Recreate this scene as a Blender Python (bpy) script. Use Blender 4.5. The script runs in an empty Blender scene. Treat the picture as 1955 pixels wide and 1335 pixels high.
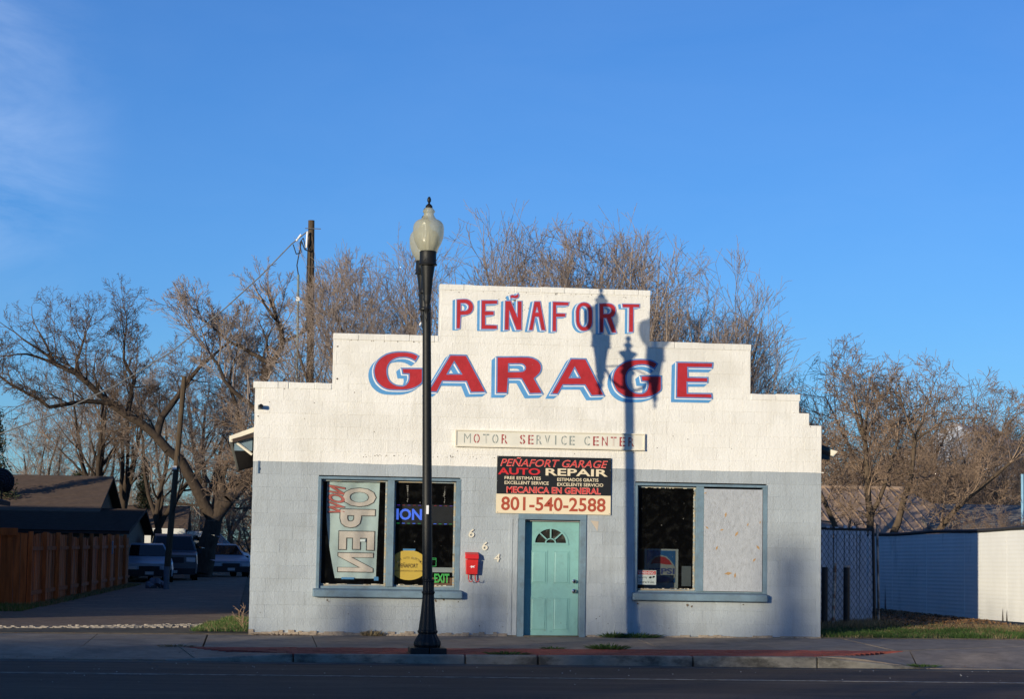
import bpy, bmesh, math, random
import numpy as np
from mathutils import Vector, Matrix
rad = math.radians
random.seed(7)
S = bpy.context.scene
C = S.collection

# ------------------------------------------------------------------ camera, sky, sun, exposure
CAM_POS = (0.081, -34.537, 1.40)
YAW, PITCH, ROLL = rad(6.523), rad(5.073), rad(0.974)
cam = bpy.data.cameras.new('camera'); camo = bpy.data.objects.new('camera', cam); C.objects.link(camo)
fw = Vector((math.sin(YAW)*math.cos(PITCH), math.cos(YAW)*math.cos(PITCH), math.sin(PITCH)))
rt = Vector((math.cos(YAW), -math.sin(YAW), 0)); up = rt.cross(fw)
r2 = rt*math.cos(ROLL)+up*math.sin(ROLL); u2 = -rt*math.sin(ROLL)+up*math.cos(ROLL)
camo.matrix_world = Matrix(((r2.x, u2.x, -fw.x, CAM_POS[0]), (r2.y, u2.y, -fw.y, CAM_POS[1]), (r2.z, u2.z, -fw.z, CAM_POS[2]), (0, 0, 0, 1)))
cam.sensor_width = 36; cam.lens = 4200/1955*36; cam.clip_start = 0.1; cam.clip_end = 20000
S.camera = camo

SUN_EL, SUN_ROT = rad(7.7), rad(220.9)          # sun low, behind the camera on the left
W = bpy.data.worlds.new('World'); S.world = W; W.use_nodes = True
nt = W.node_tree; nt.nodes.clear()
out = nt.nodes.new('ShaderNodeOutputWorld'); bg = nt.nodes.new('ShaderNodeBackground')
sky = nt.nodes.new('ShaderNodeTexSky'); sky.sky_type = 'NISHITA'; sky.sun_disc = False
sky.sun_elevation = SUN_EL; sky.sun_rotation = SUN_ROT; sky.altitude = 1300; sky.air_density = 1.0; sky.dust_density = 0.3; sky.ozone_density = 2.5
# thin cirrus: noise stretched over the dome
tc = nt.nodes.new('ShaderNodeTexCoord')
mp = nt.nodes.new('ShaderNodeMapping'); mp.inputs['Scale'].default_value = (5, 5, 13); mp.inputs['Rotation'].default_value = (0.2, 0.35, 0)
nz = nt.nodes.new('ShaderNodeTexNoise'); nz.inputs['Scale'].default_value = 1.6; nz.inputs['Detail'].default_value = 8; nz.inputs['Roughness'].default_value = 0.62; nz.inputs['Distortion'].default_value = 0.5
cr = nt.nodes.new('ShaderNodeMapRange'); cr.inputs['From Min'].default_value = 0.34; cr.inputs['From Max'].default_value = 0.72; cr.inputs['To Max'].default_value = 0.36
big = nt.nodes.new('ShaderNodeTexNoise'); big.inputs['Scale'].default_value = 2.3; big.inputs['Detail'].default_value = 2
br = nt.nodes.new('ShaderNodeMapRange'); br.inputs['From Min'].default_value = 0.42; br.inputs['From Max'].default_value = 0.62
mu = nt.nodes.new('ShaderNodeMath'); mu.operation = 'MULTIPLY'
mx = nt.nodes.new('ShaderNodeMix'); mx.data_type = 'RGBA'
gain = nt.nodes.new('ShaderNodeMix'); gain.data_type = 'RGBA'; gain.blend_type = 'MULTIPLY'; gain.inputs[0].default_value = 1.0
gain.inputs[7].default_value = (0.37, 0.65, 1.07, 1)
nt.links.new(tc.outputs['Generated'], mp.inputs['Vector']); nt.links.new(mp.outputs[0], nz.inputs['Vector'])
nt.links.new(tc.outputs['Generated'], big.inputs['Vector'])
nt.links.new(nz.outputs['Fac'], cr.inputs['Value']); nt.links.new(big.outputs['Fac'], br.inputs['Value'])
# the wisps gather in one bank low in the north-north-west, thinning away from it
bank = nt.nodes.new('ShaderNodeVectorMath'); bank.operation = 'DOT_PRODUCT'; bank.inputs[1].default_value = Vector((-0.185, 0.965, 0.175)).normalized()
nt.links.new(tc.outputs['Generated'], bank.inputs[0])
bk = nt.nodes.new('ShaderNodeMapRange'); bk.interpolation_type = 'SMOOTHSTEP'; bk.inputs['From Min'].default_value = math.cos(rad(7.5)); bk.inputs['From Max'].default_value = math.cos(rad(1.0)); bk.inputs['To Min'].default_value = 0.05
nt.links.new(bank.outputs['Value'], bk.inputs['Value'])
nt.links.new(cr.outputs[0], mu.inputs[0]); nt.links.new(bk.outputs[0], mu.inputs[1]); nt.links.new(mu.outputs[0], mx.inputs[0])
nt.links.new(sky.outputs[0], gain.inputs[6]); nt.links.new(gain.outputs[2], mx.inputs[6])
mx.inputs[7].default_value = (5.6, 6.6, 8.2, 1)
nt.links.new(mx.outputs[2], bg.inputs['Color']); nt.links.new(bg.outputs[0], out.inputs[0])
bg.inputs['Strength'].default_value = 0.15

sl = bpy.data.lights.new('sun', 'SUN'); sl.energy = 4.35; sl.angle = rad(0.53); sl.color = (1.0, 0.885, 0.665)
so = bpy.data.objects.new('sun', sl); C.objects.link(so)
SD = Vector((-math.sin(rad(41.0))*math.cos(SUN_EL), -math.cos(rad(41.0))*math.cos(SUN_EL), math.sin(SUN_EL)))
so.rotation_euler = SD.to_track_quat('Z', 'Y').to_euler(); so.location = (-30, -60, 30)

S.view_settings.view_transform = 'Standard'; S.view_settings.look = 'None'
S.view_settings.exposure = 0.12; S.view_settings.gamma = 1; S.view_settings.use_curve_mapping = False
S.render.engine = 'CYCLES'
S.cycles.max_bounces = 6; S.cycles.transparent_max_bounces = 12

# ------------------------------------------------------------------ materials
MATS = {}
def mat(name, col, rough=0.8, var=0.12, scale=6.0, bump=0.0, bscale=60.0, col2=None, thr=(0.45, 0.62), metal=0.0, emit=None, estr=1.0, spec=0.3, stretch=(1, 1, 1), rnd=0.0, dirt=None, dscale=1.2, dthr=(0.5, 0.75), damt=0.5):
    if name in MATS: return MATS[name]
    m = bpy.data.materials.new(name); m.use_nodes = True; t = m.node_tree; N = t.nodes; Lk = t.links
    b = N['Principled BSDF']; b.inputs['Roughness'].default_value = rough; b.inputs['Metallic'].default_value = metal
    b.inputs['Specular IOR Level'].default_value = spec
    co = N.new('ShaderNodeTexCoord'); g = N.new('ShaderNodeNewGeometry'); ma = N.new('ShaderNodeMapping'); ma.inputs['Scale'].default_value = stretch
    Lk.new(g.outputs['Position'], ma.inputs['Vector'])
    n = N.new('ShaderNodeTexNoise'); n.inputs['Scale'].default_value = scale; n.inputs['Detail'].default_value = 6; n.inputs['Roughness'].default_value = 0.65
    Lk.new(ma.outputs[0], n.inputs['Vector'])
    mr = N.new('ShaderNodeMapRange'); mr.inputs['From Min'].default_value = thr[0] if col2 else 0.3; mr.inputs['From Max'].default_value = thr[1] if col2 else 0.7
    Lk.new(n.outputs['Fac'], mr.inputs['Value'])
    x = N.new('ShaderNodeMix'); x.data_type = 'RGBA'; Lk.new(mr.outputs[0], x.inputs[0])
    a = [c*(1-var) for c in col]; c2 = list(col2) if col2 else [min(1, c*(1+var)) for c in col]
    if col2: a = col
    x.inputs[6].default_value = (*a, 1); x.inputs[7].default_value = (*c2, 1)
    last = x.outputs[2]
    if dirt:
        n3 = N.new('ShaderNodeTexNoise'); n3.inputs['Scale'].default_value = dscale; n3.inputs['Detail'].default_value = 8; n3.inputs['Roughness'].default_value = 0.7
        Lk.new(ma.outputs[0], n3.inputs['Vector'])
        m3 = N.new('ShaderNodeMapRange'); m3.inputs['From Min'].default_value = dthr[0]; m3.inputs['From Max'].default_value = dthr[1]; m3.inputs['To Max'].default_value = damt
        Lk.new(n3.outputs['Fac'], m3.inputs['Value'])
        y = N.new('ShaderNodeMix'); y.data_type = 'RGBA'; Lk.new(m3.outputs[0], y.inputs[0]); Lk.new(last, y.inputs[6]); y.inputs[7].default_value = (*dirt, 1); last = y.outputs[2]
    if rnd:
        oi = N.new('ShaderNodeObjectInfo'); hs = N.new('ShaderNodeHueSaturation'); r = N.new('ShaderNodeMapRange')
        r.inputs['To Min'].default_value = 1-rnd; r.inputs['To Max'].default_value = 1+rnd
        Lk.new(oi.outputs['Random'], r.inputs['Value']); Lk.new(r.outputs[0], hs.inputs['Value']); Lk.new(last, hs.inputs['Color']); last = hs.outputs[0]
    Lk.new(last, b.inputs['Base Color'])
    if bump:
        n2 = N.new('ShaderNodeTexNoise'); n2.inputs['Scale'].default_value = bscale; n2.inputs['Detail'].default_value = 5
        Lk.new(ma.outputs[0], n2.inputs['Vector'])
        bp = N.new('ShaderNodeBump'); bp.inputs['Strength'].default_value = min(1, bump); bp.inputs['Distance'].default_value = 0.01
        Lk.new(n2.outputs['Fac'], bp.inputs['Height']); Lk.new(bp.outputs[0], b.inputs['Normal'])
    if emit:
        b.inputs['Emission Color'].default_value = (*emit, 1); b.inputs['Emission Strength'].default_value = estr
    MATS[name] = m
    return m

def glassmat(name, tint=(0.92, 0.95, 0.95), rough=0.0, dirt=0.006):
    m = bpy.data.materials.new(name); m.use_nodes = True; t = m.node_tree; t.nodes.clear(); N = t.nodes
    o = N.new('ShaderNodeOutputMaterial'); tr = N.new('ShaderNodeBsdfTransparent'); gl = N.new('ShaderNodeBsdfGlossy'); gl.inputs['Roughness'].default_value = rough
    tr.inputs[0].default_value = (*tint, 1); f = N.new('ShaderNodeLayerWeight'); f.inputs[0].default_value = 0.5
    pw = N.new('ShaderNodeMath'); pw.operation = 'POWER'; pw.inputs[1].default_value = 4.0; t.links.new(f.outputs['Facing'], pw.inputs[0])
    mm = N.new('ShaderNodeMapRange'); mm.inputs['To Min'].default_value = 0.045; mm.inputs['To Max'].default_value = 0.9; t.links.new(pw.outputs[0], mm.inputs['Value'])
    mi = N.new('ShaderNodeMixShader'); t.links.new(mm.outputs[0], mi.inputs[0]); t.links.new(tr.outputs[0], mi.inputs[1]); t.links.new(gl.outputs[0], mi.inputs[2])
    df = N.new('ShaderNodeBsdfDiffuse'); df.inputs[0].default_value = (0.5, 0.48, 0.42, 1)
    nz = N.new('ShaderNodeTexNoise'); nz.inputs['Scale'].default_value = 9; nz.inputs['Detail'].default_value = 6; g = N.new('ShaderNodeNewGeometry'); t.links.new(g.outputs['Position'], nz.inputs['Vector'])
    mr = N.new('ShaderNodeMapRange'); mr.inputs['From Min'].default_value = 0.5; mr.inputs['From Max'].default_value = 0.9; mr.inputs['To Max'].default_value = dirt*3; mr.inputs['To Min'].default_value = dirt*0.4
    t.links.new(nz.outputs['Fac'], mr.inputs['Value'])
    m2 = N.new('ShaderNodeMixShader'); t.links.new(mr.outputs[0], m2.inputs[0]); t.links.new(mi.outputs[0], m2.inputs[1]); t.links.new(df.outputs[0], m2.inputs[2])
    t.links.new(m2.outputs[0], o.inputs[0]); MATS[name] = m
    return m

def wallpaint(name, col, col2, streak, bumpmul=1.0):
    """thick uneven masonry paint: blotches, thin grime streaks, brush and trowel relief"""
    m = bpy.data.materials.new(name); m.use_nodes = True; t = m.node_tree; N = t.nodes; Lk = t.links
    b = N['Principled BSDF']; b.inputs['Roughness'].default_value = 0.62; b.inputs['Specular IOR Level'].default_value = 0.3
    g = N.new('ShaderNodeNewGeometry')
    def noise(scale, st=(1, 1, 1), det=6, ro=0.6):
        ma = N.new('ShaderNodeMapping'); ma.inputs['Scale'].default_value = st; Lk.new(g.outputs['Position'], ma.inputs['Vector'])
        n = N.new('ShaderNodeTexNoise'); n.inputs['Scale'].default_value = scale; n.inputs['Detail'].default_value = det; n.inputs['Roughness'].default_value = ro
        Lk.new(ma.outputs[0], n.inputs['Vector']); return n.outputs['Fac']
    def rng(v, a, b2, c=0, d=1):
        r = N.new('ShaderNodeMapRange'); r.inputs['From Min'].default_value = a; r.inputs['From Max'].default_value = b2; r.inputs['To Min'].default_value = c; r.inputs['To Max'].default_value = d
        Lk.new(v, r.inputs['Value']); return r.outputs[0]
    def mix(f, a, b2):
        x = N.new('ShaderNodeMix'); x.data_type = 'RGBA'; Lk.new(f, x.inputs[0])
        for s, v in ((6, a), (7, b2)):
            if isinstance(v, tuple): x.inputs[s].default_value = (*v, 1)
            else: Lk.new(v, x.inputs[s])
        return x.outputs[2]
    c = mix(rng(noise(1.3), 0.4, 0.65), col, col2)
    c = mix(rng(noise(2.2, (7, 1, 0.6), 6), 0.50, 0.78, 0, 0.55), c, streak)
    c = mix(rng(noise(0.8, (1, 1, 1), 3), 0.52, 0.62, 0, 0.30), c, streak)
    c = mix(rng(noise(28, (1, 1, 1), 3), 0.66, 0.74, 0, 0.5), c, streak)
    oi = N.new('ShaderNodeObjectInfo'); hs = N.new('ShaderNodeHueSaturation'); Lk.new(rng(oi.outputs['Random'], 0, 1, 0.965, 1.035), hs.inputs['Value']); Lk.new(c, hs.inputs['Color'])
    Lk.new(hs.outputs[0], b.inputs['Base Color'])
    ad = N.new('ShaderNodeMath'); ad.operation = 'ADD'; Lk.new(noise(22, (1, 1, 1), 5, 0.6), ad.inputs[0]); Lk.new(rng(noise(70, (1, 1, 0.35), 3), 0.3, 0.9, 0, 0.5), ad.inputs[1])
    bp = N.new('ShaderNodeBump'); bp.inputs['Strength'].default_value = 0.62*bumpmul; bp.inputs['Distance'].default_value = 0.012
    Lk.new(ad.outputs[0], bp.inputs['Height']); Lk.new(bp.outputs[0], b.inputs['Normal'])
    MATS[name] = m; return m

WHITE = wallpaint('white masonry paint', (0.82, 0.795, 0.745), (0.78, 0.75, 0.69), (0.60, 0.57, 0.50))
GREY = wallpaint('grey masonry paint', (0.40, 0.44, 0.465), (0.35, 0.385, 0.41), (0.27, 0.285, 0.285))
TRIM = mat('slate blue trim paint', (0.155, 0.23, 0.285), 0.6, 0.18, 3, 0.4, 50, dirt=(0.11, 0.12, 0.12), dscale=7, dthr=(0.50, 0.75), damt=0.6, stretch=(1, 1, 1))
RAW = mat('bare crumbling concrete', (0.36, 0.29, 0.22), 0.95, 0.3, 18, 1.0, 40)
CREAM = mat('cream paint', (0.74, 0.68, 0.55), 0.5, 0.06, 4)
RED = mat('red sign paint', (0.42, 0.022, 0.03), 0.55, 0.18, 5, 0.3, 60, dirt=(0.72, 0.62, 0.52), dscale=30, dthr=(0.67, 0.73), damt=0.85)
BLUE = mat('blue sign paint', (0.10, 0.31, 0.60), 0.55, 0.12, 5, 0.3, 60, dirt=(0.7, 0.7, 0.66), dscale=26, dthr=(0.70, 0.75), damt=0.7)
PURP = mat('violet outline paint', (0.21, 0.27, 0.52), 0.55, 0.15, 12, 0.2, 60)
LINEW = mat('white line paint', (0.82, 0.82, 0.82), 0.5, 0.04, 9)
BLACKMETAL = mat('black painted iron', (0.010, 0.0105, 0.011), 0.5, 0.3, 20, 0.2, 80, spec=0.32)
WOODPOLE = mat('weathered pole wood', (0.085, 0.06, 0.038), 0.9, 0.45, 30, 0.7, 60, stretch=(1, 1, 0.08))
BARK = mat('brown bark', (0.115, 0.082, 0.055), 0.95, 0.35, 9, 1.0, 25, stretch=(1, 1, 0.4))
TWIG = mat('bare twig bark', (0.31, 0.245, 0.205), 0.9, 0.3, 1.5)
TWIG2 = mat('russet twig bark', (0.27, 0.19, 0.135), 0.9, 0.35, 1.2)
BARKSHADE = mat('shaded furrowed bark', (0.058, 0.042, 0.031), 0.95, 0.4, 9, 1.0, 22, stretch=(1, 1, 0.4))  # bark darkened in colour for the shade on the left trees
DARKTWIG = mat('shaded dark twig bark', (0.13, 0.09, 0.065), 0.9, 0.3, 1.5)  # shade among the big tree's limbs put into the twig colour
TEAL = mat('teal door paint', (0.215, 0.43, 0.405), 0.5, 0.08, 3, 0.2, 30, dirt=(0.15, 0.24, 0.22), dscale=5, dthr=(0.52, 0.76), damt=0.5)
CONC = mat('sidewalk concrete', (0.30, 0.238, 0.182), 0.9, 0.22, 5, 0.8, 90, dirt=(0.13, 0.105, 0.085), dscale=1.6, dthr=(0.46, 0.68), damt=0.65, rnd=0.10)
CURBM = mat('old curb concrete', (0.27, 0.245, 0.20), 0.92, 0.25, 4, 0.7, 40, dirt=(0.05, 0.047, 0.04), dscale=1.3, dthr=(0.48, 0.62), damt=0.85, stretch=(1, 1, 2))
ASPH = mat('road asphalt', (0.078, 0.052, 0.039), 0.85, 0.4, 55, 1.0, 160, dirt=(0.15, 0.105, 0.076), dscale=0.7, dthr=(0.45, 0.65), damt=0.7, stretch=(0.35, 1.6, 1))
ALLEY = mat('alley asphalt', (0.18, 0.125, 0.09), 0.9, 0.4, 9, 1.0, 60, dirt=(0.33, 0.235, 0.165), dscale=0.8, dthr=(0.5, 0.7), damt=0.6)
BRICKM = mat('red paver brick', (0.30, 0.075, 0.055), 0.85, 0.25, 12, 0.4, 80, dirt=(0.16, 0.08, 0.06), dscale=3, dthr=(0.5, 0.7), damt=0.5)
SOIL = mat('dry soil and grass', (0.10, 0.08, 0.055), 0.95, 0.35, 6, 1.0, 25, dirt=(0.16, 0.125, 0.085), dscale=2, dthr=(0.45, 0.6), damt=0.8)
GRASS = mat('green grass', (0.055, 0.105, 0.022), 0.7, 0.35, 3)
STRAW = mat('dead grass', (0.25, 0.19, 0.10), 0.8, 0.3, 3)
LEAF = mat('dead leaves', (0.24, 0.13, 0.06), 0.8, 0.4, 4, rnd=0.1)
CEDAR = mat('orange stained cedar', (0.40, 0.105, 0.026), 0.75, 0.45, 9, 0.4, 50, stretch=(1, 1, 0.12), rnd=0.38)
GLASS = glassmat('window glass')
DGLASS = mat('dark vehicle glass', (0.01, 0.012, 0.014), 0.05, 0, spec=0.6)
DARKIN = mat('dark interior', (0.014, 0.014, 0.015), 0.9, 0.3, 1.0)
GALV = mat('galvanised steel', (0.33, 0.34, 0.34), 0.45, 0.15, 10, metal=0.7)
GREYPVC = mat('grey conduit', (0.17, 0.22, 0.23), 0.5, 0.1)
CABLE = mat('black cable', (0.012, 0.012, 0.013), 0.6, 0)
SHINGLE = mat('brown shingles', (0.125, 0.085, 0.06), 0.95, 0.25, 4, 0.6, 40, rnd=0.1)
DSHINGLE = mat('dark shingles', (0.05, 0.036, 0.03), 0.95, 0.25, 4, 0.6, 40)

# ------------------------------------------------------------------ mesh helpers
class MB:
    def __init__(s): s.v = []; s.f = []; s.m = []; s.cm = 0
    def quad(s, a, b, c, d): n = len(s.v); s.v += [a, b, c, d]; s.f.append((n, n+1, n+2, n+3)); s.m.append(s.cm)
    def poly(s, pts): n = len(s.v); s.v += list(pts); s.f.append(tuple(range(n, n+len(pts)))); s.m.append(s.cm)
    def box(s, x0, x1, y0, y1, z0, z1):
        n = len(s.v); s.v += [(x0, y0, z0), (x1, y0, z0), (x1, y1, z0), (x0, y1, z0), (x0, y0, z1), (x1, y0, z1), (x1, y1, z1), (x0, y1, z1)]
        for q in ((3, 2, 1, 0), (4, 5, 6, 7), (0, 1, 5, 4), (1, 2, 6, 5), (2, 3, 7, 6), (3, 0, 4, 7)): s.f.append(tuple(n+i for i in q)); s.m.append(s.cm)
    def hexa(s, b, t):
        n = len(s.v); s.v += list(b)+list(t)
        for q in ((3, 2, 1, 0), (4, 5, 6, 7), (0, 1, 5, 4), (1, 2, 6, 5), (2, 3, 7, 6), (3, 0, 4, 7)): s.f.append(tuple(n+i for i in q)); s.m.append(s.cm)
    def tube(s, p0, p1, r0, r1=None, n=10, caps=True):
        r1 = r0 if r1 is None else r1; p0 = Vector(p0); p1 = Vector(p1); d = (p1-p0).normalized()
        a = d.orthogonal().normalized(); b = d.cross(a); k = len(s.v)
        for p, r in ((p0, r0), (p1, r1)):
            for i in range(n):
                t = 2*math.pi*i/n; s.v.append(tuple(p+a*(r*math.cos(t))+b*(r*math.sin(t))))
        for i in range(n): j = (i+1) % n; s.f.append((k+i, k+j, k+n+j, k+n+i)); s.m.append(s.cm)
        if caps: s.f.append(tuple(k+i for i in reversed(range(n)))); s.m.append(s.cm); s.f.append(tuple(k+n+i for i in range(n))); s.m.append(s.cm)
    def path(s, pts, r, n=6):
        for a, b in zip(pts[:-1], pts[1:]): s.tube(a, b, r, r, n)
    def lathe(s, cx, cy, prof, n=24, cz=0.0, flute=0):
        k = len(s.v)
        for r, z in prof:
            for i in range(n):
                t = 2*math.pi*i/n; rr = r*(1-(0.07 if flute and i % 2 else 0)); s.v.append((cx+rr*math.cos(t), cy+rr*math.sin(t), cz+z))
        for j in range(len(prof)-1):
            for i in range(n): q = (i+1) % n; s.f.append((k+j*n+i, k+j*n+q, k+(j+1)*n+q, k+(j+1)*n+i)); s.m.append(s.cm)
        s.f.append(tuple(k+i for i in reversed(range(n)))); s.m.append(s.cm)
        e = k+(len(prof)-1)*n; s.f.append(tuple(e+i for i in range(n))); s.m.append(s.cm)
    def prism(s, pts, y0, y1):      # polygon in x,z pushed through y0..y1
        n = len(s.v); k = len(pts)
        s.v += [(p[0], y0, p[1]) for p in pts]+[(p[0], y1, p[1]) for p in pts]
        s.f.append(tuple(n+i for i in range(k))); s.m.append(s.cm); s.f.append(tuple(n+k+i for i in reversed(range(k)))); s.m.append(s.cm)
        for i in range(k): j = (i+1) % k; s.f.append((n+j, n+i, n+k+i, n+k+j)); s.m.append(s.cm)
    def mesh(s, name, mats, smooth=False, off=(0, 0, 0)):
        me = bpy.data.meshes.new(name); ox, oy, oz = off
        me.from_pydata([(v[0]-ox, v[1]-oy, v[2]-oz) for v in s.v], [], s.f)
        for m in (mats if isinstance(mats, (list, tuple)) else [mats]): me.materials.append(m)
        if any(s.m): me.polygons.foreach_set('material_index', s.m)
        if smooth:
            me.polygons.foreach_set('use_smooth', [True]*len(me.polygons))
            try: me.set_sharp_from_angle(angle=rad(40))
            except Exception: pass
        me.update(); return me
def wloc(o):
    v = Vector((0, 0, 0))
    while o: v += o.location; o = o.parent
    return v
def link(name, me, parent=None, loc=None):
    o = bpy.data.objects.new(name, me); C.objects.link(o)
    if parent: o.parent = parent
    if loc is not None: o.location = loc
    return o
def part(name, mb, mats, parent=None, smooth=False, bevel=0, label=None, kind=None):
    """mesh given in world coordinates becomes a child of parent (parents are never rotated here)"""
    off = wloc(parent) if parent else Vector((0, 0, 0))
    o = link(name, mb.mesh(name, mats, smooth, off), parent)
    if bevel:
        b = o.modifiers.new('bevel', 'BEVEL'); b.width = bevel; b.segments = 2; b.limit_method = 'ANGLE'
    if label: o['label'] = label
    if kind: o['kind'] = kind
    return o
def thing(name, label, cat, loc=(0, 0, 0), group=None):
    o = bpy.data.objects.new(name, None); C.objects.link(o); o.location = loc; o.empty_display_size = 0.2
    o['label'] = label; o['category'] = cat
    if group: o['group'] = group
    return o
def single(name, mb, mats, label, cat, loc=(0, 0, 0), smooth=False, bevel=0, group=None):
    o = link(name, mb.mesh(name, mats, smooth, loc)); o.location = loc
    if bevel: b = o.modifiers.new('bevel', 'BEVEL'); b.width = bevel; b.segments = 2; b.limit_method = 'ANGLE'
    o['label'] = label; o['category'] = cat
    if group: o['group'] = group
    return o
def struct(name, mb, mats, smooth=False, kind='structure', label=None):
    o = link(name, mb.mesh(name, mats, smooth)); o['kind'] = kind
    if label: o['label'] = label
    return o

# filled 2D outlines -> arrays (x, z) and faces
DG = bpy.context.evaluated_depsgraph_get
def fill2d(loops, offset=0.0):
    cu = bpy.data.curves.new('outline', 'CURVE'); cu.dimensions = '2D'; cu.fill_mode = 'BOTH'; cu.offset = offset
    for lp in loops:
        sp = cu.splines.new('POLY'); sp.points.add(len(lp)-1); sp.use_cyclic_u = True
        for i, p in enumerate(lp): sp.points[i].co = (p[0], p[1], 0, 1)
    ob = bpy.data.objects.new('outline', cu); C.objects.link(ob); dg = DG(); dg.update()
    me = bpy.data.meshes.new_from_object(ob.evaluated_get(dg))
    v = [(q.co.x, q.co.y) for q in me.vertices]; f = [tuple(p.vertices) for p in me.polygons]
    bpy.data.objects.remove(ob); bpy.data.curves.remove(cu); bpy.data.meshes.remove(me)
    return v, f
def text2d(s, offset=0.0, spacing=1.0, shear=0.0):
    cu = bpy.data.curves.new('text', 'FONT'); cu.body = s; cu.offset = offset; cu.space_character = spacing; cu.shear = shear; cu.resolution_u = 3
    ob = bpy.data.objects.new('text', cu); C.objects.link(ob); dg = DG(); dg.update()
    me = bpy.data.meshes.new_from_object(ob.evaluated_get(dg))
    v = [(q.co.x, q.co.y) for q in me.vertices]; f = [tuple(p.vertices) for p in me.polygons]
    bpy.data.objects.remove(ob); bpy.data.curves.remove(cu); bpy.data.meshes.remove(me)
    return v, f
def fit(v, x0, x1, z0, z1):
    xs = [p[0] for p in v]; zs = [p[1] for p in v]; a, b, c, d = min(xs), max(xs), min(zs), max(zs)
    return [(x0+(p[0]-a)/(b-a)*(x1-x0), z0+(p[1]-c)/(d-c)*(z1-z0)) for p in v]
def sheet(mb, v, f, y, fn=None):
    n = len(mb.v)
    mb.v += [(fn(p) if fn else (p[0], y, p[1])) for p in v]
    for q in f:
        a = [Vector(mb.v[n+i]) for i in q[:3]]; nn = (a[1]-a[0]).cross(a[2]-a[0])
        q = tuple(n+i for i in q); mb.f.append(q if nn.y < 0 else tuple(reversed(q))); mb.m.append(mb.cm)
def textpart(name, s, m, parent, x0, x1, z0, z1, y, offset=0.0, shear=0.0, spacing=1.0, mirror=False):
    v, f = text2d(s, offset, spacing, shear)
    v = fit(v, x0, x1, z0, z1)
    mb = MB(); sheet(mb, v, f, y); return part(name, mb, m, parent)
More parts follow.
